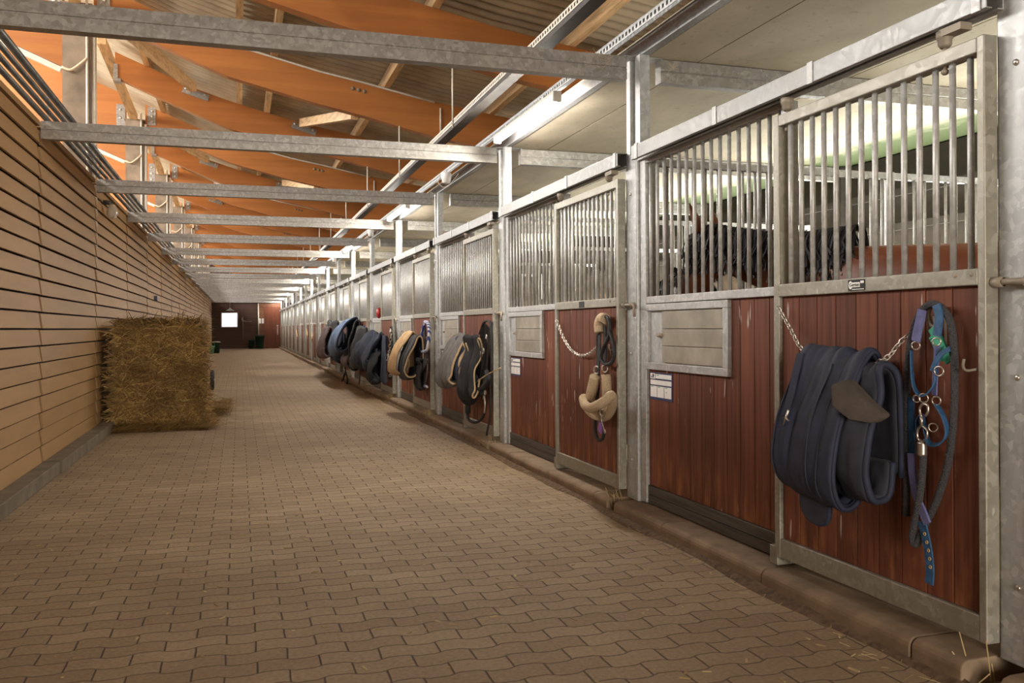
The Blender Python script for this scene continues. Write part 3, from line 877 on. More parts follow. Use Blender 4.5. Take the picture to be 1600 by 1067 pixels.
# name boards under the feed hatches
def stall_sign(Y, k, z0=0.765, z1=0.938, y0=2.44, y1=2.74):
    x = FX + 0.017
    s = thing('stall_sign', 'white and navy stall card under the feed hatch of the %s stall from the camera' % ORD[k], 'sign', (x, Y + (y0 + y1) / 2, z0), 'stall cards under the feed hatches')
    a, b = Y + y0, Y + y1
    MB().box(x, x + 0.004, a, b, z0, z1).build('card', 'navyprint', s)
    h = z1 - z0; w = b - a
    def fld(u0, u1, v0, v1, nm='field', mat='paper', off=0.001):
        return MB().box(x - off, x - off + 0.001, b - w * u1, b - w * u0, z0 + h * v0, z0 + h * v1).build(nm, mat, s)
    fld(0.03, 0.24, 0.76, 0.96, 'emblem_field'); fld(0.27, 0.97, 0.78, 0.94)
    fld(0.03, 0.97, 0.55, 0.72)
    for i in range(3): fld(0.03 + 0.318 * i, 0.03 + 0.318 * i + 0.295, 0.10, 0.50)
    m = MB()
    for (u0, u1, v0, v1) in ((0.07, 0.10, 0.81, 0.87), (0.13, 0.18, 0.81, 0.94), (0.14, 0.20, 0.86, 0.90), (0.06, 0.20, 0.785, 0.80)):
        m.box(x - 0.0018, x - 0.001, b - w * u1, b - w * u0, z0 + h * v0, z0 + h * v1)
    m.build('emblem', 'black', s)
    m = MB()
    for (u0, u1, v) in ((0.32, 0.42, 0.88), (0.07, 0.16, 0.46), (0.39, 0.47, 0.46), (0.70, 0.80, 0.46), (0.74, 0.78, 0.30)):
        m.box(x - 0.0018, x - 0.001, b - w * u1, b - w * u0, z0 + h * v, z0 + h * (v + 0.03))
    m.build('faint_writing', 'mint', s)
for k in (1, 2, 3, 4, 5): stall_sign(Y0 + 3 * (k - 1), k)
stall_sign(Y0 + 21, 8, 0.20, 0.40)

# kerb stones under the stall fronts
spans = [(0.035, 0.268, 'nearest'), (0.275, 1.222, 'second'), (1.229, 2.247, 'third'), (2.254, 2.925, 'farthest')]
for k in range(1, NST + 1):
    jx = rnd.uniform(-0.015, 0.02)
    for (a, b, w) in spans:
        Y = Y0 + 3 * (k - 1); j2 = jx + rnd.uniform(-0.006, 0.006)
        m = MB(); x0 = 2.335 + j2; zt = 0.090 + rnd.uniform(-0.004, 0.001)
        prof = [(x0, 0.0), (x0, zt - 0.035)] + [(x0 + 0.035 * (1 - math.cos(t)), zt - 0.035 + 0.035 * math.sin(t)) for t in (0.4, 0.8, 1.2, 1.57)] + [(2.64, zt), (2.64, 0.0)]
        m.extrude(prof, 'y', Y + a, Y + b)
        tag(m.build('kerb_stone', 'kerb', bevel=0.006), 'rounded concrete kerb stone under the %s stall front, %s of its four' % (ORD[k], w), 'kerb stone', 'kerb stones under the stall fronts')
m = MB(); prof = [(2.34, 0.0), (2.34, 0.055), (2.36, 0.08), (2.39, 0.088), (2.64, 0.088), (2.64, 0.0)]
m.extrude(prof, 'y', 1.2, Y0 - 0.10)
tag(m.build('kerb_stone', 'kerb', bevel=0.006), 'rounded concrete kerb stone in the bottom right corner beyond the nearest door', 'kerb stone', 'kerb stones under the stall fronts')
# crumbly dirt along the kerb foot
m = MB(); rows = []
for i in range(700):
    y = 1.5 + i * 0.055
    w = 0.035 + 0.05 * max(0, mnoise.noise((y * 1.3, 0, 4)) + 0.45)
    rows.append([(2.34 - w * t, y, 0.006 + 0.022 * (1 - t) ** 1.3 * (0.6 + 0.8 * abs(mnoise.noise((y * 9, t * 7, 1))))) if t < 1 else (2.34 - w, y, 0.0) for t in (0, 0.25, 0.5, 0.75, 1)])
m.grid(rows)
tag(m.build('dirt_strip', 'dirt'), 'crumbly brown dirt along the foot of the right kerb', 'dirt', kind='stuff')

m = MB(); rows = []
for i in range(240):
    y = -6 + i * 0.26
    rows.append([(2.66 + j * 0.21, y, 0.004 + 0.02 * abs(mnoise.noise((j * 0.9, i * 0.8, 2)))) for j in range(17)])
m.grid(rows)
tag(m.build('straw_bedding', 'bedding'), 'deep straw bedding inside the horse boxes behind the stall fronts', 'bedding', kind='stuff')

# ------------------------------------------------------------------ barred partitions between the boxes
for k in range(0, 6):
    y = Y0 + 3 * k - 0.08
    r = thing('box_partition', 'barred partition between the %s and %s horse boxes from the camera' % (ORD[k], ORD[k + 1]) if k else 'barred partition on the near side of the first horse box', 'stall partition', (4.4, y, 0.0), 'partitions between the horse boxes')
    m = MB(); n = 14
    for i in range(n): m.box(2.60, 6.04, y - 0.02, y + 0.02, i * 0.1, i * 0.1 + 0.098)
    m.build('boards', 'board', r)
    m = MB(); m.box(2.60, 6.04, y - 0.025, y + 0.025, 1.40, 1.44); m.box(2.60, 6.04, y - 0.025, y + 0.025, 2.29, 2.335)
    for x in (2.60, 4.5, 5.99): m.box(x, x + 0.05, y - 0.026, y + 0.026, 0, 2.34)
    m.build('frame', 'steel', r)
    for i in range(34):
        x = 2.73 + i * 0.096
        if abs(x - 4.525) < 0.04: continue
        MB().tube([(x, y, 1.43), (x, y, 2.30)], 0.010, 8).build('bar', 'bar', r)

# ------------------------------------------------------------------ lamps, trays, sensors
LY = [7.0 + 6.15 * k for k in range(9)]
def tube_light(y):
    r = thing('tube_light', '', 'lamp', (2.30, y, 2.925), 'tube lights under the perforated rail')
    m = MB(); m.extrude([(2.266, 2.985), (2.334, 2.985), (2.328, 3.012), (2.272, 3.012)], 'y', y - 0.80, y + 0.80)
    m.build('housing', 'white_pvc', r)
    m = MB(); m.extrude([(2.272, 2.984), (2.274, 2.955), (2.285, 2.942), (2.30, 2.938), (2.315, 2.942), (2.326, 2.955), (2.328, 2.984)], 'y', y - 0.775, y + 0.775)
    m.build('diffuser', 'tube', r)
    for s in (-1, 1):
        m = MB(); m.box(2.264, 2.336, y + s * 0.776, y + s * 0.812, 2.932, 3.010); m.build('end_cap', 'white_pvc', r, bevel=0.01)
        m = MB(); m.box(2.29, 2.31, y + s * 0.5 - 0.02, y + s * 0.5 + 0.02, 3.012, 3.047); m.build('clip', 'steel', r)
    return r
TL = tube_light(LY[0])
for k, y in enumerate(LY):
    o = TL if k == 0 else copy_tree(TL)
    o.location.y = y
    o['label'] = 'lit white tube light hanging over the right side of the aisle, %s from the camera' % ORD[k + 1]

def ladder(m, x, z0, z1, e, y0, y1, yl, step=0.05, slot=0.027):
    m.box(x, x + 0.004, y0, y1, z0, z0 + e); m.box(x, x + 0.004, y0, y1, z1 - e, z1)
    n = int((yl - y0) / step)
    for i in range(n): m.box(x, x + 0.004, y0 + i * step, y0 + i * step + step - slot, z0 + e, z1 - e)
    m.box(x, x + 0.004, yl, y1, z0 + e, z1 - e)
m = MB(); ladder(m, 2.335, 3.047, 3.098, 0.013, 1.5, YE, 19)
m.box(2.335, 2.375, 1.5, YE, 3.099, 3.103); m.box(2.371, 2.375, 1.5, YE, 3.047, 3.099)
tag(m.build('perforated_rail', 'steel_post'), 'long perforated metal rail carrying the tube lights along the aisle', 'rail')
r = thing('cable_tray', 'wide perforated cable tray hung from the roof beams along the aisle', 'cable tray', (2.08, 28, 3.20))
m = MB(); ladder(m, 2.03, 3.235, 3.285, 0.013, 1.5, YE, 19); m.box(2.034, 2.13, 1.5, YE, 3.200, 3.205); m.box(2.03, 2.034, 1.5, YE, 3.20, 3.234); m.box(2.126, 2.13, 1.5, YE, 3.205, 3.27)
m.build('tray', 'tray', r)
m = MB(); ladder(m, 2.026, 3.236, 3.284, 0.012, 1.5, YE, 19); m.build('perforated_edge', 'white_pvc', r)
for gy in GY[3:]:
    m = MB(); m.tube([(2.02, gy - 0.10, 3.20), (2.02, gy - 0.10, 3.88)], 0.009, 6); m.build('hanger_rod', 'white_pvc', r)
for k, y in enumerate((9.9, 16.0, 22.4)):
    r = thing('room_sensor', 'small white cup shaped sensor under the perforated rail, %s from the camera' % ORD[k + 1], 'sensor', (2.30, y, 2.90), 'white sensors along the rail')
    m = MB(); m.lathe((2.30, y, 2.90), [(0.03, 0.0), (0.046, 0.01), (0.058, 0.07), (0.062, 0.11), (0.05, 0.125), (0.012, 0.13), (0.012, 0.148)], 18); m.build('cup', 'white', r)
    m = MB(); m.tube(smooth_path([(2.26, y + 0.05, 3.02), (2.23, y + 0.12, 2.93), (2.30, y + 0.10, 2.87), (2.37, y + 0.03, 2.92), (2.42, y - 0.1, 3.0)], 6), 0.004, 6); m.build('cable', 'white_pvc', r)

# pipes along the top of the board wall
for i, (z, rr, nm) in enumerate(((3.035, 0.024, 'lowest'), (3.118, 0.022, 'second lowest'), (3.20, 0.022, 'second highest'), (3.292, 0.032, 'highest and thickest'))):
    p = thing('steel_pipe', 'long dark steel pipe above the board wall, %s of the four' % nm, 'pipe', (-1.575, 27, z - rr), 'pipes above the board wall')
    m = MB(); m.tube([(-1.575, -0.7, z), (-1.575, YE - 0.1, z)], rr, 10); m.build('pipe', 'pipe', p)
    m = MB()
    for k in range(19):
        y = Y0 + 3 * k + 0.2
        m.box(-1.602, -1.590, y - 0.012, y + 0.012, z - 0.048, z + 0.048)
    m.build('pipe_saddle', 'steel', p)

# bulkhead lamp and small blue box on the board wall
r = thing('wall_lamp', 'frosted glass bulb lamp at the top of the board wall under the third crossbeam', 'lamp', (-1.55, 11.85, 2.65))
m = MB(); m.tube([(-1.60, 11.85, 2.80), (-1.53, 11.85, 2.80), (-1.50, 11.85, 2.775)], 0.03, 10); m.build('socket', 'pipe', r)
m = MB(); m.lathe((-1.50, 11.85, 2.60), [(0.01, 0), (0.045, 0.012), (0.068, 0.06), (0.064, 0.11), (0.045, 0.15), (0.035, 0.175)], 18); m.build('glass_globe', 'glass', r)
tag(MB().box(-1.598, -1.54, 18.5, 18.72, 1.79, 1.88).build('wall_hook_box', 'blue_plastic', bevel=0.01), 'small dark blue plastic box fixed to the board wall above the hay', 'box')

# ------------------------------------------------------------------ hay
def strands(m, rs, faces, n, lmin, lmax, w, lift):
    """faces: (origin, edge a, edge b, normal) patches the stalks lie on"""
    wts = [f[1].length * f[2].length for f in faces]; tot = sum(wts)
    for _ in range(n):
        q = rs.random() * tot
        for f, wt in zip(faces, wts):
            q -= wt
            if q <= 0: break
        o, a, b, nr = f
        p = o + a * rs.random() + b * rs.random() + nr * rs.uniform(-0.005, lift)
        ang = rs.gauss(0, 0.9)
        ah, bh = a.normalized(), b.normalized()
        d = ah * math.cos(ang) + bh * math.sin(ang) * 0.8 + nr * rs.gauss(0.12, 0.22)
        d.normalize()
        L = rs.uniform(lmin, lmax) * rs.choice((0.6, 1, 1.25))
        cv = nr * rs.uniform(-0.05, 0.06) + bh * rs.uniform(-0.08, 0.05) - Vector((0, 0, 0.03))
        sd = d.cross(nr + Vector((rs.uniform(-.4, .4), rs.uniform(-.4, .4), rs.uniform(-.4, .4)))).normalized() * (w * rs.uniform(0.6, 1.2))
        vs = []
        for t in (0, 0.33, 0.66, 1):
            c = p + d * (L * (t - 0.5)) + cv * ((t - 0.5) ** 2 * 4 * L)
            c.z = max(c.z, 0.004)
            ww = sd * (1 if t < 0.9 else 0.4)
            vs += [c - ww, c + ww]
        m._add(vs, [(0, 1, 3, 2), (2, 3, 5, 4), (4, 5, 7, 6)])
def bale(x0, x1, y0, y1, z0, z1, seed, n, front, label):
    rs = random.Random(seed); m = MB()
    V = Vector
    nx, ny_, nz = 16, 12, 8
    def pt(x, y, z):
        d = V((mnoise.noise((x * 5, y * 5, z * 9 + seed)), mnoise.noise((x * 5 + 9, y * 5, z * 9)), mnoise.noise((x * 5, y * 5 + 7, z * 9)))) * 0.028
        # rounded shoulders
        cx, cy, cz = (x0 + x1) / 2, (y0 + y1) / 2, (z0 + z1) / 2
        k = max(0, abs(z - cz) / (z1 - cz) - 0.75) * 0.12
        return V((cx + (x - cx) * (1 - k) + d.x, cy + (y - cy) * (1 - k) + d.y, max(0.003, z + d.z * 0.4)))
    def face(f): m.grid(f)
    L = lambda a, b, n: [a + (b - a) * i / n for i in range(n + 1)]
    face([[pt(x, y0, z) for x in L(x0, x1, nx)] for z in L(z0, z1, nz)]); face([[pt(x, y1, z) for x in L(x1, x0, nx)] for z in L(z0, z1, nz)])
    face([[pt(x1, y, z) for y in L(y0, y1, ny_)] for z in L(z0, z1, nz)]); face([[pt(x0, y, z) for y in L(y1, y0, ny_)] for z in L(z0, z1, nz)])
    face([[pt(x, y, z1) for x in L(x0, x1, nx)] for y in L(y0, y1, ny_)]); face([[pt(x, y, z0) for x in L(x1, x0, nx)] for y in L(y0, y1, ny_)])
    fc = [(V((x1, y0, z0)), V((0, y1 - y0, 0)), V((0, 0, z1 - z0)), V((1, 0, 0)))]
    if front: fc.append((V((x0, y0, z0)), V((x1 - x0, 0, 0)), V((0, 0, z1 - z0)), V((0, -1, 0))))
    if z1 > 1.2: fc.append((V((x0, y0, z1)), V((x1 - x0, 0, 0)), V((0, y1 - y0, 0)), V((0, 0, 1))))
    strands(m, rs, fc, n, 0.12, 0.40, 0.0042, 0.07)
    tag(m.build('hay_bale', 'hay'), label, 'hay bale', 'stacked hay bales')
hx0, hx1 = -1.43, -0.50
for i, (z0, z1, w) in enumerate(((0.0, 0.43, 'bottom'), (0.43, 0.86, 'middle'), (0.86, 1.27, 'top'))):
    e = (0.03, 0.0, 0.015)[i]
    bale(hx0 + 0.0, hx1 + e, 11.56, 12.42, z0, z1, 11 + i, 5200, True, 'brown hay bale by the board wall, %s of the front stack' % w)
    bale(hx0 + 0.02, hx1 + e - 0.03, 12.44, 13.3, z0, z1, 21 + i, 1300, False, 'brown hay bale behind the front stack by the board wall, %s one' % w)
m = MB(); rs = random.Random(5)
V = Vector
strands(m, rs, [(V((-1.42, 11.22, 0.008)), V((1.10, 0, 0)), V((0, 0.36, 0.06)), V((0, -0.15, 1)))], 1900, 0.10, 0.32, 0.0026, 0.05)
strands(m, rs, [(V((-0.52, 11.3, 0.008)), V((0.24, 0, -0.0)), V((0, 2.2, 0.0)), V((0, 0, 1)))], 900, 0.10, 0.30, 0.0026, 0.05)
strands(m, rs, [(V((-0.50, 12.9, 0.01)), V((0.38, 0, -0.0)), V((0, 1.3, 0.0)), V((0, 0, 1)))], 1300, 0.10, 0.30, 0.0026, 0.16)
for _ in range(240):
    x, y = -0.42 + abs(rs.gauss(0, 0.35)), rs.uniform(11.0, 15)
    strands(m, rs, [(V((x, y, 0.004)), V((0.05, 0, 0)), V((0, 0.05, 0)), V((0, 0, 1)))], 1, 0.05, 0.18, 0.002, 0.004)
tag(m.build('loose_hay', 'hay'), 'loose hay spilled on the pavers around the bale stack', 'hay', kind='stuff')

# crumbs of straw and chips over the pavers, straw tufts at the post feet
m = MB(); rs = random.Random(9)
for _ in range(420):
    y = 2.6 + 14 * rs.random() ** 1.6; x = rs.uniform(-1.4, 2.25)
    a = rs.uniform(0, PI); L = rs.uniform(0.006, 0.022); w = rs.uniform(0.002, 0.006)
    c, s = math.cos(a), math.sin(a); z = 0.0035
    vs = [V((x + c * L - s * w, y + s * L + c * w, z)), V((x - c * L - s * w, y - s * L + c * w, z)), V((x - c * L + s * w, y - s * L - c * w, z)), V((x + c * L + s * w, y + s * L - c * w, z))]
    m._add(vs + [p - V((0, 0, 0.003)) for p in vs], [(0, 1, 2, 3), (0, 4, 5, 1), (1, 5, 6, 2), (2, 6, 7, 3), (3, 7, 4, 0)])
tag(m.build('straw_crumbs', 'straw'), 'pale straw crumbs and chips scattered over the pavers', 'crumbs', kind='stuff')
m = MB()
for k in range(0, 7):
    y = Y0 + 3 * k
    for _ in range({0: 5, 3: 40}.get(k, 16)):
        p = V((2.40 + rs.uniform(-0.05, 0.05), y + rs.uniform(-0.03, 0.05), 0.012)); d = V((rs.uniform(-0.35, 0.1), rs.uniform(-0.5, 0.5), rs.uniform(0.2, 1))).normalized() * rs.uniform(0.06, 0.17)
        m.beam(p, p + d, 0.004, 0.0016, (0.3, 1, 0.2))
for _ in range(90):
    y = rs.uniform(1.9, 9); p = V((2.30 + rs.uniform(-0.12, 0.01), y, 0.006)); a = rs.uniform(0, PI); L = rs.uniform(0.02, 0.08)
    m.beam(p, p + V((math.cos(a) * L, math.sin(a) * L, 0.002)), 0.003, 0.0016, (0.1, 0.2, 1))
tag(m.build('straw_tufts', 'straw'), 'pale straw stalks caught at the feet of the stall posts and kerb', 'straw', kind='stuff')
# cobwebs on the cross beams
m = MB(); rs = random.Random(12)
for (x, y, z) in ((2.2, Y0 + 2.86, 2.99), (2.72, Y0 + 2.84, 2.97), (2.28, Y0 + 2.865, 2.99)):
    for _ in range(7):
        m.tube(smooth_path([(x + rs.gauss(0, .05), y, z), (x + rs.gauss(0, .03), y - 0.01, z - 0.05), (x + rs.gauss(0, .06), y, z + rs.uniform(-0.12, 0.03))], 4), 0.0006, 4)
tag(m.build('cobwebs', 'web'), 'dusty cobwebs around the right end of the first crossbeam', 'cobweb', kind='stuff')

# barrow behind the hay
r = thing('wheelbarrow', 'pale blue barrow with a black tyre, mostly hidden behind the hay stack', 'wheelbarrow', (-0.9, 18.4, 0))
m = MB(); m.ring((-0.52, 18.4, 0.206), 0.165, 0.041, (1, 0, 0), 28, 10); m.build('tyre', 'rubber', r)
m = MB(); m.lathe((0, 0, 0), [(0.125, -0.02), (0.13, 0.02)], 20)
for p in m.v: p.x, p.y, p.z = -0.52 + p.z, 18.4 + p.x, 0.206 + p.y
m.tube([(-1.0, 18.4, 0.206), (-0.47, 18.4, 0.206)], 0.015, 8); m.build('wheel_hub', 'steel', r)
m = MB()
b0 = [(-1.15, 18.0), (-0.72, 18.0), (-0.72, 18.8), (-1.15, 18.8)]; b1 = [(-1.28, 17.8), (-0.60, 17.8), (-0.60, 19.05), (-1.28, 19.05)]
vs = [V((x, y, 0.34)) for x, y in b0] + [V((x, y, 0.66)) for x, y in b1]
m._add(vs, [(3, 2, 1, 0), (0, 1, 5, 4), (1, 2, 6, 5), (2, 3, 7, 6), (3, 0, 4, 7)]); m.build('tub', 'tub', r, solid=0.01)
m = MB()
for x in (-1.1, -0.77): m.tube([(x, 17.2, 0.55), (x, 18.0, 0.32), (x, 18.8, 0.32)], 0.017, 8); m.tube([(x, 18.75, 0.32), (x, 18.75, 0.0)], 0.015, 8)
m.tube([(-1.1, 18.4, 0.206), (-1.1, 18.4, 0.32)], 0.015, 8); m.tube([(-0.77, 18.4, 0.206), (-0.77, 18.4, 0.32)], 0.015, 8)
m.build('frame', 'pipe', r)

# things at the far end
r = thing('bucket', 'mint green bucket standing by the board wall far behind the hay', 'bucket', (-1.30, 45.0, 0))
MB().lathe((-1.30, 45.0, 0), [(0.10, 0), (0.15, 0.36), (0.165, 0.36), (0.165, 0.39), (0.14, 0.385)], 20).build('body', 'mint', r)
m = MB(); m.tube(smooth_path([(-1.46, 45.0, 0.37), (-1.44, 44.9, 0.52), (-1.30, 44.88, 0.58), (-1.16, 44.9, 0.52), (-1.14, 45.0, 0.37)], 5), 0.008, 6); m.build('handle', 'mint', r)
r = thing('feed_bin', 'dark green feed bin by the board wall beside the mint bucket', 'bin', (-1.12, 46.4, 0))
MB().lathe((-1.12, 46.4, 0), [(0.17, 0), (0.20, 0.52), (0.215, 0.52), (0.215, 0.55)], 20).build('body', 'bottle_green', r)
MB().lathe((-1.12, 46.4, 0.55), [(0.22, 0), (0.22, 0.025), (0.05, 0.05)], 20).build('lid', 'white_pvc', r)
for (x, y, s, lab) in ((1.20, 55.7, 1.0, 'large dark green rubbish bin by the rust red door at the far end'), (0.70, 55.85, 0.70, 'small dark green rubbish bin left of the large one at the far end')):
    r = thing('rubbish_bin', lab, 'bin', (x, y, 0))
    MB().lathe((x, y, 0), [(0.21 * s, 0), (0.26 * s, 0.72 * s), (0.29 * s, 0.72 * s), (0.29 * s, 0.77 * s), (0.27 * s, 0.77 * s)], 22).build('body', 'bottle_green', r)
    if s == 1.0:
        MB().lathe((x, y, 0.77), [(0.30, 0), (0.31, 0.03), (0.22, 0.07), (0.04, 0.08)], 22).build('lid', 'rubber', r)
    for sd in (-1, 1):
        m = MB(); m.tube([(x + sd * 0.285 * s, y - 0.05, 0.62 * s), (x + sd * 0.32 * s, y, 0.62 * s), (x + sd * 0.285 * s, y + 0.05, 0.62 * s)], 0.012, 6); m.build('handle', 'bottle_green', r)
for (a, b, w) in ((1.14, 1.28, 'left'), (1.33, 1.46, 'right')):
    tag(MB().box(a, b, YE - 0.036, YE - 0.032, 1.55, 1.86).build('notice', 'paper'), 'white paper notice on the end wall, %s of the two beside the red door' % w, 'notice', 'notices on the end wall')
m = MB(); m.tube([(1.14, YE - 0.06, 0.82), (1.14, YE - 0.06, 2.8)], 0.035, 8)
tag(m.build('wall_pipe', 'white_pvc'), 'white vertical pipe on the end wall above the green bins', 'pipe')
r = thing('pendant_lamp', 'metal pendant lamp hanging in front of the bright end window', 'lamp', (-0.52, 54.8, 2.30))
m = MB(); m.lathe((-0.52, 54.8, 2.30), [(0.26, 0), (0.20, 0.05), (0.07, 0.11), (0.05, 0.17)], 22); m.build('shade', 'steel', r)
m = MB(); m.tube([(-0.52, 54.8, 2.46), (-0.52, 54.8, 5.11)], 0.008, 6); m.build('cord', 'white_pvc', r)
r = thing('water_tap', 'small tap with a pipe on the brown end wall right of the window', 'tap', (0.25, YE - 0.05, 0.5))
m = MB(); m.tube([(0.22, YE - 0.03, 0.5), (0.22, YE - 0.03, 2.0)], 0.02, 8); m.build('pipe', 'rust', r)
m = MB(); m.box(0.16, 0.34, YE - 0.12, YE - 0.03, 1.68, 1.73); m.box(0.34, 0.75, YE - 0.06, YE - 0.03, 1.66, 1.69); m.box(0.14, 0.2, YE - 0.08, YE - 0.03, 1.75, 1.9); m.build('valve', 'rust', r)

# ------------------------------------------------------------------ horses
def skin(name, mat, parent, pts, edges, radii, sub=2):
    root = parent
    while root.parent is not None: root = root.parent
    me = bpy.data.meshes.new(name); bm = bmesh.new()
    lay = bm.verts.layers.skin.verify()
    vs = []
    for i, (p, r) in enumerate(zip(pts, radii)):
        v = bm.verts.new(Vector(p) - root.location); vs.append(v)
        v[lay].radius = r if isinstance(r, tuple) else (r, r)
        v[lay].use_root = (i == 0)
    for a, b in edges: bm.edges.new((vs[a], vs[b]))
    bm.to_mesh(me); bm.free()
    me.materials.append(M[mat])
    o = bpy.data.objects.new(name, me); COL.objects.link(o); o.parent = parent
    s = o.modifiers.new('skin', 'SKIN'); s.use_smooth_shade = True
    s.branch_smoothing = 0.6
    u = o.modifiers.new('sub', 'SUBSURF'); u.levels = 1; u.render_levels = sub
    return o
def horse(label, base, yaw, coat, head_z, group, sc=1.05):
    """base = ground point under the withers; the horse faces +Y turned by yaw"""
    r = thing('horse', label, 'horse', base, group)
    c, s = math.cos(yaw), math.sin(yaw)
    def W(x, y, z): return (base[0] + (x * c - y * s) * sc, base[1] + (x * s + y * c) * sc, base[2] + z * sc)
    hz = head_z
    P = [((0, -0.55, 1.20), (.27, .32)), ((0, -0.05, 1.22), (.24, .33)), ((0, -1.05, 1.25), (.27, .29)), ((0, -1.26, 1.20), (.20, .24)),
         ((0, 0.26, 1.27), (.19, .27)), ((0, 0.56, 1.36 + (hz - 1.55) * .4), (.13, .19)), ((0, 0.86, 1.46 + (hz - 1.55) * .8), (.10, .15)), ((0, 1.10, hz), (.09, .12)),
         ((0.0, 1.20, hz - 0.12), (.095, .125)), ((0, 1.28, hz - 0.31), (.075, .095)), ((0, 1.33, hz - 0.49), (.06, .07)), ((0, 1.34, hz - 0.56), (.05, .055))]
    E_ = [(0, 1), (0, 2), (2, 3), (1, 4), (4, 5), (5, 6), (6, 7), (7, 8), (8, 9), (9, 10), (10, 11)]
    for sx in (-1, 1):
        o = len(P)
        P += [((sx * .15, 0.12, 0.95), (.10, .12)), ((sx * .16, 0.10, 0.72), (.065, .075)), ((sx * .16, 0.12, 0.48), (.048, .052)), ((sx * .16, 0.10, 0.28), (.033, .036)), ((sx * .16, 0.11, 0.13), (.04, .042)), ((sx * .16, 0.15, 0.04), (.055, .055))]
        E_ += [(1, o)] + [(o + i, o + i + 1) for i in range(5)]
        o = len(P)
        P += [((sx * .16, -1.08, 0.92), (.13, .17)), ((sx * .16, -1.02, 0.74), (.085, .10)), ((sx * .16, -1.30, 0.50), (.052, .058)), ((sx * .16, -1.27, 0.28), (.037, .04)), ((sx * .16, -1.26, 0.13), (.042, .045)), ((sx * .16, -1.21, 0.04), (.056, .056))]
        E_ += [(2, o)] + [(o + i, o + i + 1) for i in range(5)]
    skin('body', coat, r, [W(*p) for p, _ in P], E_, [q for _, q in P])
    for sx in (-1, 1):
        m = MB(); b = Vector(W(sx * .075, 1.14, hz + 0.10)); t = Vector(W(sx * .10, 1.20, hz + 0.26))
        m.tube([b, b.lerp(t, .35), b.lerp(t, .7), t], [.028, .036, .026, .004], 8, flat=0.6); m.build('ear', coat, r)
        e = W(sx * .088, 1.24, hz - 0.12); MB().ball(e, .022, .022, .022, 10, 8).build('eye', 'eye', r)
    m = MB(); rs = random.Random(4)
    crest = [(0, 0.26, 1.545), (0, 0.36, 1.55 + (hz - 1.55) * .2), (0, 0.58, 1.56 + (hz - 1.55) * .45), (0, 0.86, 1.615 + (hz - 1.55) * .8), (0, 1.10, hz + 0.125), (0, 1.22, hz + 0.08)]
    cp = [Vector(q) for q in smooth_path(crest, 10)]
    for i in range(420):
        q = cp[rs.randrange(len(cp))]
        sx = -1 if rs.random() < 0.8 else 1
        L = rs.uniform(0.12, 0.27)
        pts = [W(0, q.y, q.z - 0.01), W(sx * .05, q.y + rs.uniform(-.02, .02), q.z + 0.012), W(sx * (.09 + rs.uniform(0, .02)), q.y + rs.uniform(-.04, .03), q.z - L * 0.45), W(sx * (.125 + rs.uniform(0, .02)), q.y + rs.uniform(-.06, .03), q.z - L)]
        m.strap(smooth_path(pts, 3), 0.016, 0.003, (0, 1, 0))
    m.build('mane', 'mane', r)
    m = MB()
    for i in range(60):
        pts = [W(rs.uniform(-.03, .03), -1.40, 1.30), W(rs.uniform(-.05, .05), -1.43, 1.18), W(rs.uniform(-.07, .07), -1.43, 0.85), W(rs.uniform(-.07, .07), -1.42, 0.45)]
        m.strap(smooth_path(pts, 3), 0.014, 0.004, (1, 0, 0))
    m.build('tail', 'mane', r)
    return r, W
H1, W1 = horse('bay horse with a black mane standing behind the bars of the nearest stall', (3.40, 3.79, 0.02), math.radians(24), 'coat', 1.50, 'horses in the boxes', 1.13)
H2, W2 = horse('dark horse in a navy rug standing in the second stall from the camera', (3.65, 6.72, 0.02), math.radians(150), 'darkcoat', 1.42, 'horses in the boxes')
m = MB(); rows = []
for i in range(13):
    y = -1.40 + i * 0.125
    rows.append([W2(0.335 * math.sin(a) * (1.0 if abs(a) < 1.7 else 1.0), y, 1.22 + 0.365 * math.cos(a) if abs(a) < 1.6 else 1.22 - (abs(a) - 1.6) * 0.42) for a in [-2.6 + 5.2 * j / 20 for j in range(21)]])
m.grid(rows); m.build('stable_rug', 'navy', H2, solid=0.012, sub=1)

# ------------------------------------------------------------------ rugs and tack hanging on the doors
def px(pts, X, n=6, closed=False):
    """photo measurements carried onto an upright plane X metres from the camera axis (X may vary per point)"""
    return smooth_path([onX(p[0], p[1], p[2] if len(p) > 2 else X) for p in pts], n, closed)

def chain(m, pts, r=0.0028, R=0.011, step=0.024):
    pts = [Vector(p) for p in pts]
    d = [0]
    for a, b in zip(pts[:-1], pts[1:]): d.append(d[-1] + (b - a).length)
    n = int(d[-1] / step)
    for i in range(n + 1):
        s = i * step
        j = max(k for k in range(len(d)) if d[k] <= s + 1e-9); j = min(j, len(pts) - 2)
        t = (s - d[j]) / max(1e-6, d[j + 1] - d[j])
        p = pts[j].lerp(pts[j + 1], t); dr = (pts[j + 1] - pts[j]).normalized()
        side = dr.cross(Vector((1, 0, 0))).normalized() if i % 2 else Vector((1, 0, 0))
        loop = [p + dr * (math.cos(a) * R * 1.55) + side * (math.sin(a) * R) for a in [2 * PI * q / 10 for q in range(10)]]
        m.tube(loop, r, 5, True)
    return m

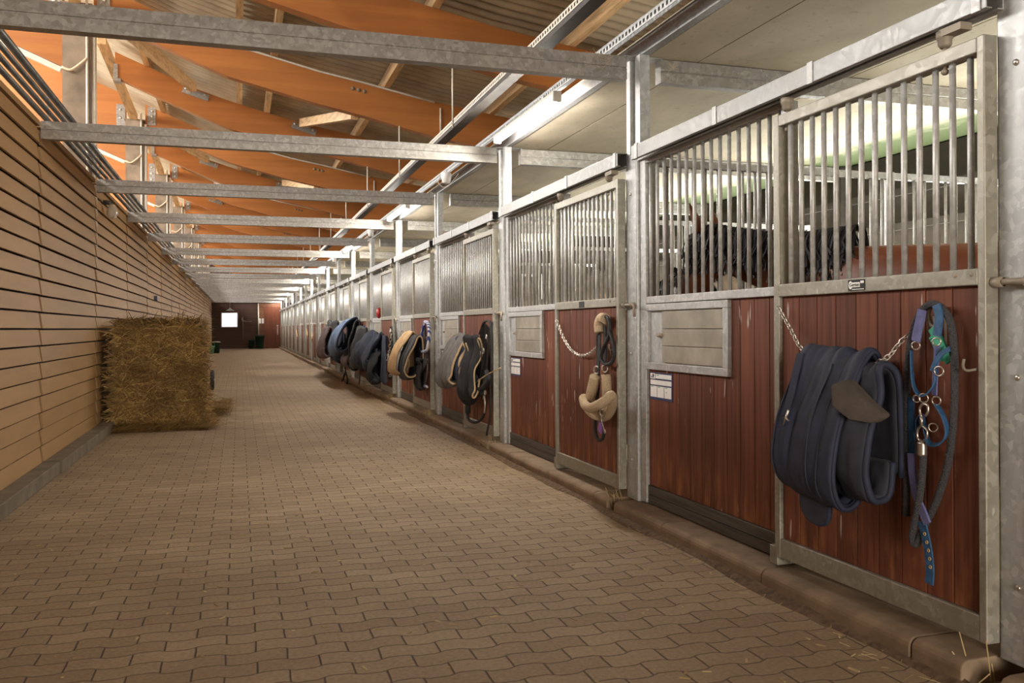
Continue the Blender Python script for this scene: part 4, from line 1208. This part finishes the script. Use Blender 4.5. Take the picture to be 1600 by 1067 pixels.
def drape(name, mat, parent, y_far, y_near, ztop, zfront, zback, out, seed=0, slant=0.0, curl=True, solid=0.028, amp=0.02, ncol=22, x0=None, edge=None, edge_mat=None, taper=0.0):
    """padded sheet folded over a chain: rises behind, turns over the top, bulges outward and rolls under"""
    x0 = XD if x0 is None else x0
    h = ztop - zfront
    P = [(0.030, zback), (0.035, (zback + ztop) / 2), (0.045, ztop - 0.05), (0.075, ztop), (0.115, ztop - 0.012),
         (out * 0.62, ztop - 0.22 * h), (out * 0.88, ztop - 0.48 * h), (out * 1.0, ztop - 0.74 * h), (out * 0.97, zfront + 0.10 * h), (out * 0.82, zfront + 0.01 * h)]
    if curl: P += [(out * 0.60, zfront + 0.02 * h), (out * 0.46, zfront + 0.12 * h), (out * 0.42, zfront + 0.30 * h)]
    prof = smooth_path([(a, 0, b) for a, b in P], 5)
    rows = []; ring = []
    for j in range(ncol + 1):
        t = j / ncol; row = []
        for i, q in enumerate(prof):
            s = i / (len(prof) - 1)
            n1 = mnoise.noise((t * 2.2 + seed * 3.1, s * 3.0, seed)); n2 = mnoise.noise((t * 7.0, s * 2.2 + seed, seed * 1.7))
            fold = math.sin(t * 9 + seed + s * 2.5) * 0.5
            n3 = mnoise.noise((t * 15 + seed, s * 9, seed * 0.7)); n4 = mnoise.noise((t * 3.3, seed * 2.3, 5.1))
            o = q.x + (amp * 0.45 * n3 + amp * n1 + amp * 0.6 * n2 + amp * 0.35 * fold) * min(1, q.x / 0.1)
            z = q.z + amp * 0.8 * n2 + amp * 0.3 * n3 - slant * (t - 0.5) * s + (amp - 0.022) * 1.6 * n4 * (0.4 + s)
            sh = 1 - taper * abs(s - 0.3)
            yc = (y_far + y_near) / 2
            y = yc + ((y_far + (y_near - y_far) * t) - yc) * sh + amp * 0.7 * mnoise.noise((s * 3, seed, t * 2))
            row.append(V((x0 - max(0.018 + 0.5 * solid, o), y, z)))
        rows.append(row)
    m = MB(); m.grid(rows)
    o = m.build(name, mat, parent, solid=solid, sub=1)
    if edge:
        for rw_ in (rows[-1], rows[0]): MB().tube(rw_, edge, 7).build('binding', edge_mat or mat, o)
    return o, rows

def hang(name, label, cat, loc, group=None): return thing(name, label, cat, loc, group)

# --- nearest door: navy rug on a chain
r = hang('door_chain', 'steel chain across the nearest door carrying the navy rug', 'chain', (2.38, 2.95, 1.0), 'chains across the stall doors')
m = MB(); chain(m, px([(1217, 481, 2.395), (1236, 515, 2.36), (1254, 546, 2.335), (1290, 565, 2.33), (1340, 575, 2.33), (1384, 560, 2.335), (1402, 540, 2.37), (1418, 524, 2.395)], 2.35), 0.0026, 0.0095, 0.021)
m.build('links', 'chrome', r)
r = hang('horse_rug', 'thick padded navy blue horse rug folded over the chain on the nearest door', 'horse rug', (2.3, 2.97, 0.5), 'horse rugs hanging on the doors')
a, rows = drape('outer_sheet', 'navy', r, 3.155, 2.80, 1.125, 0.545, 0.62, 0.275, 1, slant=0.06, solid=0.03, amp=0.022, ncol=26, edge=0.010, edge_mat='navy')
b, rows2 = drape('inner_fold', 'navy_lining', r, 3.10, 2.70, 1.07, 0.575, 0.66, 0.20, 4, slant=0.02, solid=0.035, amp=0.03, ncol=20, edge=0.014, edge_mat='navy')
pl = [V((2.225, 2.83, 1.00)), V((2.25, 2.775, 1.025)), V((2.285, 2.70, 0.945)), V((2.315, 2.645, 0.895)), V((2.28, 2.67, 0.865)), V((2.235, 2.74, 0.875)), V((2.215, 2.81, 0.915))]
m = MB(); n = len(pl)
m._add([p - V((0.07, 0, 0)) for p in pl] + [p - V((0.02, 0, 0)) for p in pl], [tuple(range(n)), tuple(range(2 * n - 1, n - 1, -1))] + [(i, i + n, (i + 1) % n + n, (i + 1) % n) for i in range(n)])
m.build('felt_flap', 'felt', r, bevel=0.012)
m = MB()
pl = [V((2.21, 3.075, 0.60)), V((2.205, 3.07, 0.50)), V((2.21, 3.03, 0.445)), V((2.22, 2.965, 0.435)), V((2.225, 2.93, 0.47)), V((2.22, 2.92, 0.60))]
sp = smooth_path(pl, 5); n = len(sp)
m._add([p + V((-0.012, 0, 0)) for p in sp] + [p + V((0.012, 0, 0)) for p in sp], [tuple(range(n)), tuple(range(2 * n - 1, n - 1, -1))] + [(i, i + n, (i + 1) % n + n, (i + 1) % n) for i in range(n)])
fl = m.build('tail_flap', 'navy_lining', r)
m = MB(); m.tube(sp, 0.012, 7); m.build('binding', 'navy', fl)
def front(i_s, t):     # point on the outer sheet
    row = rows[int(t * (len(rows) - 1))]; return row[int(i_s * (len(row) - 1))] - V((0.022, 0, 0))
m = MB(); m.strap([front(0.36, 0.04), front(0.41, 0.11), front(0.46, 0.18), front(0.50, 0.23)], 0.034, 0.006, (0, 1, 0.6)); m.build('strap', 'navy', r)
c = front(0.505, 0.24)
m = MB(); m.tube([c + V((-0.012, -0.022, 0.030)), c + V((-0.014, 0.014, -0.034))], 0.0042, 7); m.tube([c + V((-0.013, -0.004, -0.002)), c + V((-0.014, -0.026, -0.012))], 0.004, 6)
m.build('t_buckle', 'chrome', r)
for tt in (0.07, 0.62, 0.80):
    m = MB(); m.tube([p - V((0.017, 0, 0)) for p in rows[int(tt * 26)][22:50]], 0.0035, 5); m.build('quilt_seam', 'navy', a)

# --- nearest door: rope, halter, hoof comb on the hook
r = hang('lead_rope', 'thick charcoal braided lead rope looped over the hook on the nearest door', 'lead rope', (2.385, 2.55, 0.5), 'lead ropes on the doors')
m = MB(); m.tube(px([(1441, 700, 2.365), (1442, 725, 2.365), (1437, 775, 2.365), (1430, 812, 2.367), (1425, 840, 2.37), (1432, 850, 2.378), (1445, 820, 2.39), (1463, 783, 2.39), (1478, 737, 2.388), (1486, 692, 2.388), (1491, 625, 2.388),
                        (1491, 560, 2.388), (1487, 512, 2.388), (1476, 486, 2.386), (1459, 475, 2.382), (1442, 484, 2.386), (1427, 516, 2.388), (1419, 565, 2.388), (1417, 640, 2.388), (1417, 720, 2.388), (1416, 806, 2.388)], 2.385, 5), 0.0135, 9)
m.build('rope', 'grey_rope', r)
m = MB(); m.tube(px([(1441, 690), (1441, 702), (1441, 712)], 2.362, 3), 0.017, 10); m.build('ferrule', 'chrome', r)
m = MB()
m.tube(px([(1440, 666), (1434, 672), (1434, 684), (1441, 690), (1448, 684), (1448, 672)], 2.358, 4, True), 0.0048, 7, True)
m.tube(px([(1440, 666), (1440, 650)], 2.358, 2), 0.0062, 8)
m.tube(px([(1440, 652), (1437, 640), (1441, 632), (1449, 633), (1450, 643), (1446, 650)], 2.358, 4), 0.0052, 7)
m.build('snap_hook', 'chrome', r)
r = hang('halter', 'blue webbing halter with violet padding on the hook of the nearest door', 'halter', (2.375, 2.55, 0.3), 'halters on the doors')
def st(pts, X, w=0.024, t=0.005, wd=(0, 1, 0.2), closed=False):
    return MB().strap(px(pts, X, 5, closed), w, t, wd, closed)
st([(1424, 548, 2.378), (1425, 580, 2.37), (1429, 606, 2.36), (1441, 618, 2.352), (1455, 608, 2.36), (1463, 588, 2.37), (1465, 545, 2.378)], 2.37, 0.022, 0.005, (1, 0.6, 0.2)).build('noseband', 'blue_strap', r)
st([(1441, 484), (1438, 500), (1434, 516), (1431, 533)], 2.372, 0.034, 0.012).build('padded_strap', 'violet_strap', r)
st([(1424, 708), (1426, 740), (1432, 775), (1442, 800), (1449, 818)], 2.37, 0.032, 0.009).build('padded_strap', 'violet_strap', r)
st([(1463, 476), (1467, 492), (1466, 508), (1464, 525)], 2.37, 0.034, 0.007).build('crown_strap', 'blue_strap', r)
st([(1464, 540), (1463, 565), (1461, 592), (1460, 617)], 2.374, 0.022, 0.006).build('cheek_strap', 'violet_strap', r)
st([(1424, 620), (1424, 650), (1425, 690), (1426, 730), (1432, 770), (1440, 800)], 2.382, 0.028, 0.006).build('side_strap', 'blue_strap', r)
st([(1463, 632, 2.376), (1473, 648, 2.37), (1479, 668, 2.36), (1477, 684, 2.355), (1466, 694, 2.352), (1452, 692, 2.36), (1446, 672, 2.37), (1440, 650, 2.378), (1433, 655, 2.38), (1434, 676, 2.38)], 2.37, 0.024, 0.005, (1, 0.5, 0.3)).build('chin_loop', 'blue_strap', r)
st([(1456, 580), (1462, 565), (1472, 552), (1484, 545)], 2.365, 0.018, 0.005, (0, 0.4, 1)).build('throat_strap', 'blue_strap', r)
tg_ = st([(1440, 814), (1446, 838), (1451, 865), (1453, 890), (1452, 912)], 2.372, 0.036, 0.006).build('tongue_strap', 'blue_strap', r)
m = MB()
for (u, v) in ((1444.5, 834), (1448, 847), (1450.5, 860), (1452.5, 873), (1453.5, 886)): m.ring(onX(u, v, 2.367), 0.0052, 0.0022, (1, 0, 0), 10, 5)
m.build('eyelets', 'beige', tg_)
m = MB()
for (u, v, R_, X) in ((1431, 540, 0.015, 2.37), (1463.5, 534, 0.014, 2.37), (1443, 622, 0.016, 2.35), (1463, 626, 0.015, 2.372), (1432, 623, 0.013, 2.38)): m.ring(onX(u, v, X), R_, 0.0028, (1, 0.5, 0.1), 14, 6)
m.ring(onX(1467, 580, 2.362), 0.017, 0.003, (1, 0.3, 0), 12, 6); m.ring(onX(1458, 668, 2.375), 0.015, 0.003, (1, 0.9, 0), 12, 6)
m.build('rings', 'chrome', r)
r = hang('wall_hook', 'brown twisted metal ring hook holding rope and halter on the nearest door', 'hook', (2.40, 2.55, 1.2))
m = MB(); m.tube(px([(1462, 476), (1453, 482), (1451, 496), (1455, 508), (1462, 508), (1460, 494)], 2.394, 5), 0.0075, 8); m.tube([onX(1460, 478, 2.394), onX(1460, 478, 2.43)], 0.006, 8); m.build('ring', 'rust', r)
r = hang('sweat_scraper', 'green rubber comb tucked behind the halter on the nearest door', 'comb', (2.395, 2.52, 1.1))
m = MB(); a0, b0 = onX(1457, 512, 2.392), onX(1484, 565, 2.392); m.beam(a0, b0, 0.010, 0.036, (0, -0.3, 1))
for i in range(9):
    p = a0.lerp(b0, 0.2 + i * 0.08); m.beam(p + V((0, 0.014, -0.008)), p + V((0, 0.028, -0.016)), 0.008, 0.008)
m.build('comb', 'teal', r)

# --- second door: chain, fleece halter, rope
Y2 = Y0 + 3
r = hang('door_chain', 'steel chain hanging in a slack curve across the second door', 'chain', (2.39, 6.1, 0.9), 'chains across the stall doors')
m = MB(); chain(m, px([(870, 502), (880, 527), (892, 546), (906, 555), (920, 553), (934, 541)], 2.392), 0.003, 0.0105, 0.024); m.build('links', 'chrome', r)
r = hang('lead_rope', 'black lead rope looped beside the fleece halter on the second door', 'lead rope', (2.38, 5.65, 0.45), 'lead ropes on the doors')
m = MB(); m.tube(px([(940, 494), (949, 496), (953, 510), (950, 528), (942, 545), (939, 560), (946, 569), (956, 566), (960, 552), (957, 532), (952, 515)], 2.375, 5), 0.013, 8)
m.tube(px([(934, 520), (934, 550), (935, 600), (932, 640), (930, 662), (931, 678), (936, 688), (942, 684), (944, 674)], 2.382, 5), 0.012, 8); m.build('rope', 'black', r)
r = hang('halter', 'black halter with thick cream fleece sleeves hanging on the second door', 'halter', (2.36, 5.66, 0.6), 'halters on the doors')
m = MB(); m.tube(px([(937, 520), (936, 507), (940, 497), (946, 498)], 2.372, 5), 0.036, 10); m.build('crown_fleece', 'fleece', r)
m = MB(); m.strap(px([(937, 518), (936, 550), (934, 586)], 2.37, 4), 0.045, 0.008, (0, 1, 0)); m.strap(px([(945, 508), (946, 540), (945, 572)], 2.385, 4), 0.035, 0.008, (0, 1, 0)); m.build('cheek_strap', 'black', r)
m = MB(); m.tube(px([(930, 588), (926, 606), (922, 624)], 2.345, 5), 0.038, 12); m.build('cheek_fleece', 'fleece', r)
m = MB(); m.tube(px([(947, 585), (948, 610), (949, 640), (951, 646)], 2.37, 5), 0.033, 12); m.build('cheek_fleece', 'fleece', r)
m = MB(); m.tube(px([(912, 622, 2.32), (914, 632, 2.28), (922, 637, 2.25), (936, 632, 2.25), (948, 624, 2.28), (955, 618, 2.31), (957, 628, 2.34), (953, 643, 2.365), (945, 651, 2.375), (932, 649, 2.37), (920, 640, 2.355)], 2.33, 5, True), 0.033, 12, True); m.build('nose_fleece', 'fleece', r)
m = MB(); m.ring(onX(932, 578, 2.362), 0.026, 0.005, (1, 0.4, 0)); m.ring(onX(945, 576, 2.375), 0.024, 0.005, (1, 0.6, 0)); m.ring(onX(942, 646, 2.33), 0.026, 0.005, (1, 0.5, 0.3)); m.tube(px([(941, 648), (940, 656), (941, 662)], 2.335, 4), 0.008, 6); m.build('rings', 'chrome', r)
r = hang('key_tag', 'small purple tag dangling under the fleece halter on the second door', 'tag', (2.34, 5.6, 0.5))
MB().beam(onX(940, 661, 2.335), onX(937, 674, 2.335), 0.012, 0.055, (0, 1, 0)).build('tag', 'purple', r)
m = MB(); m.tube(px([(941, 660), (943, 667), (945, 674)], 2.33, 4), 0.004, 6); m.ring(onX(945, 674, 2.33), 0.012, 0.003); m.build('ring', 'chrome', r)

# --- third door: grey rug with striped lining, black tangle
r = hang('horse_rug', 'grey rug with beige edging rolled over the chain beside the black halters', 'horse rug', (2.3, 9.1, 0.6), 'horse rugs hanging on the doors')
a, rw3 = drape('outer_sheet', 'grey_rug', r, 9.62, 9.02, 1.13, 0.60, 0.75, 0.30, 6, slant=-0.06, solid=0.03, amp=0.05, edge=0.012, edge_mat='beige')
b, _ = drape('inner_sheet', 'denim', r, 9.35, 8.86, 1.09, 0.66, 0.70, 0.22, 8, solid=0.03, amp=0.05, edge=0.010, edge_mat='beige')
drape('striped_fold', 'beige', r, 9.12, 8.80, 1.05, 0.72, 0.75, 0.17, 3, solid=0.02, amp=0.06)
drape('dark_fold', 'charcoal', r, 9.0, 8.60, 1.08, 0.44, 0.50, 0.15, 9, solid=0.03, amp=0.09, edge=0.010, edge_mat='beige')
r = hang('halter', 'bundle of black halters and straps hanging at the near side of the third door', 'halter', (2.36, 8.5, 0.4), 'halters on the doors')
m = MB()
for k in range(7):
    d = (k - 3) * 2.2
    m.strap(px([(758 + d * 0.9, 505 + abs(d)), (756 + d, 540), (752 + d * 1.3, 580), (750 + d * 1.5, 610 - k * 2)], 2.355 + 0.006 * (k % 3), 5), 0.05, 0.012, (0.3, 1, 0))
m.strap(px([(750, 520), (757, 503), (766, 506), (768, 540), (768, 580), (766, 605)], 2.36, 6), 0.05, 0.014, (0.4, 1, 0)); m.build('straps', 'black', r)
m = MB()
for k in range(5):
    m.tube(px([(738 + k * 3, 596), (744 + k * 3, 608 + k * 2), (756 + k, 604 - k * 3), (764, 592 - k), (760, 580 + k)], 2.33 + .008 * k, 5), 0.022, 8)
m.build('padded_nosebands', 'charcoal', r)
m = MB(); m.ring(onX(755, 548, 2.345), 0.03, 0.006); m.ring(onX(750, 552, 2.345), 0.026, 0.006); m.ring(onX(758, 613, 2.345), 0.024, 0.006); m.ring(onX(760, 526, 2.345), 0.02, 0.005); m.build('rings', 'chrome', r)
r = hang('lead_rope', 'black lead rope hanging in a long loop low on the third door', 'lead rope', (2.38, 8.8, 0.15), 'lead ropes on the doors')
m = MB(); m.tube(px([(737, 600), (733, 625), (730, 645), (733, 656), (742, 660), (752, 655), (758, 640), (758, 612)], 2.36, 6), 0.015, 8); m.tube(px([(731, 626), (731, 645)], 2.36, 3), 0.03, 8); m.build('rope', 'black', r)
m = MB(); m.tube(px([(757, 618), (758, 632), (757, 645)], 2.352, 3), 0.012, 6); m.build('snap_hook', 'chrome', r)
r = hang('long_strap', 'long black strap hanging down to the kerb at the near edge of the third door', 'strap', (2.385, 8.4, 0.1))
m = MB(); m.strap(px([(766, 520), (766, 580), (766, 640), (763, 665), (760, 679)], 2.383, 6), 0.035, 0.010, (0, 1, 0)); m.build('strap', 'black', r)
tag(MB().tube(px([(738, 602, 2.33), (760, 586, 2.30), (782, 575, 2.28)], 2.3, 4), 0.006, 6).build('whip_stick', 'beige'), 'thin pale stick poking out of the black halter bundle on the third door', 'stick')

# --- fourth door: tan and charcoal rug, blue white rope
r = hang('horse_rug', 'tan and charcoal horse rug bulging from the fourth stall front', 'horse rug', (2.3, 12.0, 0.5), 'horse rugs hanging on the doors')
drape('tan_sheet', 'tan_rug', r, 12.75, 12.05, 1.15, 0.56, 0.65, 0.33, 11, slant=-0.05, solid=0.03, amp=0.04, edge=0.012, edge_mat='beige')
drape('charcoal_sheet', 'charcoal', r, 12.20, 11.62, 1.10, 0.53, 0.60, 0.27, 13, slant=-0.05, solid=0.04, amp=0.035, edge=0.012, edge_mat='beige')
drape('hanging_end', 'charcoal', r, 11.80, 11.52, 0.80, 0.40, 0.45, 0.12, 14, solid=0.03, amp=0.03)
r = hang('halter', 'halter of blue and white twisted rope with grey padding on the fourth door', 'halter', (2.37, 11.4, 0.4), 'halters on the doors')
m = MB(); m.tube(px([(664, 504), (660, 520), (658, 545), (662, 549), (668, 545), (671, 520), (669, 505), (664, 503)], 2.37, 5), 0.024, 8)
m.tube(px([(659, 545), (658, 565), (655, 585), (656, 597), (662, 602), (667, 604)], 2.37, 5), 0.022, 8); m.build('rope', 'bluerope', r)
m = MB(); m.strap(px([(668, 560), (662, 573), (656, 586)], 2.36, 4), 0.13, 0.03, (0, 1, 0.6)); m.strap(px([(664, 510), (665, 540), (666, 560)], 2.385, 4), 0.06, 0.02, (0, 1, 0)); m.build('padding', 'charcoal', r)
m = MB(); m.tube(px([(668, 560), (668, 580), (665, 600)], 2.36, 4), 0.012, 6); m.build('cord', 'mauve', r)

# --- fifth door: dark denim rug, chains, navy cloth
r = hang('horse_rug', 'crumpled dark blue rug with a pale rolled tube on the fifth stall front', 'horse rug', (2.3, 15.9, 0.4), 'horse rugs hanging on the doors')
drape('outer_sheet', 'denim', r, 16.7, 15.05, 1.12, 0.52, 0.55, 0.30, 17, slant=-0.10, solid=0.04, amp=0.12, ncol=34)
drape('lower_bundle', 'charcoal', r, 15.8, 15.0, 0.80, 0.36, 0.40, 0.20, 18, solid=0.05, amp=0.12)
m = MB(); m.tube(px([(568, 560, 2.2), (562, 552, 2.17), (557, 553, 2.15), (556, 560, 2.14)], 2.2, 4), 0.05, 8); m.build('rolled_tube', 'beige', r)
r = hang('cloth', 'dark navy cloth hanging straight down beside the chains on the fifth door', 'cloth', (2.36, 14.6, 0.3))
rows = []
for i in range(13):
    t = i / 12; row = []
    for j in range(9):
        s = j / 8
        y = 14.95 - 0.36 * s - 0.10 * t * s + 0.02 * math.sin(t * 9)
        row.append(V((2.365 - 0.03 * math.sin(s * 8 + t * 2) - 0.05 * t, y - 0.10 * t, 1.10 - 0.80 * t)))
    rows.append(row)
m = MB(); m.grid(rows); m.build('sheet', 'denim', r, solid=0.02, sub=1)
r = hang('bridle', 'black bridle and bit chains hanging at the near side of the fifth door', 'bridle', (2.375, 14.25, 0.3), 'halters on the doors')
m = MB()
for k in range(4): m.strap(px([(610 + k * 0.8, 510), (609 + k * 1.6, 540), (608 + k * 1.3, 570), (607 + k * 1.6, 592)], 2.37 + .005 * k, 5), 0.045, 0.012, (0.3, 1, 0))
m.build('straps', 'black', r)
m = MB(); chain(m, px([(611, 520), (609, 545), (606, 560), (611, 575), (609, 590)], 2.352), 0.007, 0.022, 0.06); m.ring(onX(610, 518, 2.35), 0.045, 0.009); m.ring(onX(607, 556, 2.35), 0.035, 0.008); m.build('bit_rings', 'chrome', r)
tag(MB().ball(tuple(onX(592, 489, 2.45)), 0.05, 0.06, 0.10, 12, 8).build('toy_ball', 'red'), 'small red plastic object at the bars of the fifth door', 'toy')

# --- sixth to eighth stall fronts
r = hang('horse_rug', 'long slate blue rug draped forward on the seventh stall front', 'horse rug', (2.2, 19.6, 0.5), 'horse rugs hanging on the doors')
drape('outer_sheet', 'slate_blue', r, 20.35, 18.35, 1.40, 0.66, 0.8, 0.46, 21, slant=-0.18, solid=0.05, amp=0.05, ncol=30, edge=0.02, edge_mat='denim')
MB().box(1.972, 1.978, 19.35, 19.55, 0.86, 0.98).build('patch', 'beige', r)
drape('lining', 'charcoal', r, 19.1, 18.0, 1.33, 0.55, 0.6, 0.25, 22, solid=0.04, amp=0.08, ncol=26)
r = hang('blanket', 'grey brown folded blanket hanging low between the slate blue and dark blue rugs', 'blanket', (2.2, 18.8, 0.4), 'horse rugs hanging on the doors')
drape('sheet', 'mauve', r, 19.3, 18.3, 0.80, 0.42, 0.45, 0.28, 24, solid=0.05, amp=0.05)
r = hang('horse_rug', 'black rug hanging on the sixth stall front behind the dark blue one', 'horse rug', (2.3, 17.6, 0.3), 'horse rugs hanging on the doors')
drape('outer_sheet', 'charcoal', r, 18.1, 16.95, 1.20, 0.42, 0.45, 0.24, 26, solid=0.05, amp=0.09, ncol=26)
r = hang('lead_rope', 'black strap loop dangling low under the slate blue rug', 'strap', (2.1, 20.0, 0.05), 'lead ropes on the doors')
m = MB(); m.strap(px([(540, 562), (540, 575), (540, 582)], 2.25, 4), 0.05, 0.02, (0, 1, 0)); m.strap(px([(540, 581), (536, 592), (534, 598), (538, 602), (543, 598), (542, 588), (540, 581)], 2.25, 5), 0.035, 0.015, (1, 0.5, 0)); m.build('strap', 'black', r)
r = hang('girth_strap', 'dark strap hanging straight down to the kerb below the sixth stall front', 'strap', (2.3, 17.3, 0.05))
m = MB(); m.strap(px([(563, 545), (562, 570), (562, 590), (561, 599)], 2.30, 4), 0.05, 0.02, (0, 1, 0)); m.build('strap', 'brown_strap', r)
r = hang('halter', 'bright blue halter hanging on the sixth door beside the post', 'halter', (2.37, 17.0, 0.9), 'halters on the doors')
m = MB(); m.strap(px([(569, 508), (569, 520), (569, 530)], 2.37, 4), 0.07, 0.02, (0, 1, 0)); m.build('strap', 'blue_strap', r)
m = MB(); m.strap(px([(566, 515), (567, 524)], 2.37, 2), 0.04, 0.02, (0, 1, 0)); m.build('toggle', 'tan_rug', r)
r = hang('horse_rug', 'dusty mauve rug hanging left of the slate blue one on the eighth stall front', 'horse rug', (2.2, 23.1, 0.5), 'horse rugs hanging on the doors')
drape('outer_sheet', 'mauve', r, 23.3, 21.5, 1.22, 0.50, 0.6, 0.26, 31, slant=-0.10, solid=0.05, amp=0.05, ncol=26, x0=XD - 0.2)
drape('inner_sheet', 'denim', r, 21.9, 20.7, 1.15, 0.46, 0.5, 0.22, 32, solid=0.05, amp=0.08, ncol=26, x0=XD - 0.02)
r = hang('horse_rug', 'black rug humped over the rail of the eighth stall front, farthest of the rugs', 'horse rug', (2.2, 23.8, 0.5), 'horse rugs hanging on the doors')
drape('outer_sheet', 'charcoal', r, 24.3, 22.1, 1.36, 0.62, 0.6, 0.17, 34, slant=-0.25, solid=0.05, amp=0.09, ncol=30)
drape('end_fold', 'denim', r, 25.2, 24.0, 1.08, 0.48, 0.5, 0.26, 35, solid=0.05, amp=0.08)
for k, (u, v) in enumerate(((479, 522), (486, 527), (463, 523))):
    r = hang('halter', 'small pale halter hanging on a distant stall door, %s of three from the right' % ('first', 'second', 'third')[(1, 0, 2)[k]], 'halter', tuple(onX(u, v, 2.37) - V((0, 0, 0.3))), 'halters on the doors')
    m = MB(); m.strap(px([(u, v - 6), (u + 0.8, v), (u + 1.4, v + 5)], 2.37, 4), 0.14, 0.03, (0, 1, 0)); m.build('straps', 'beige', r)
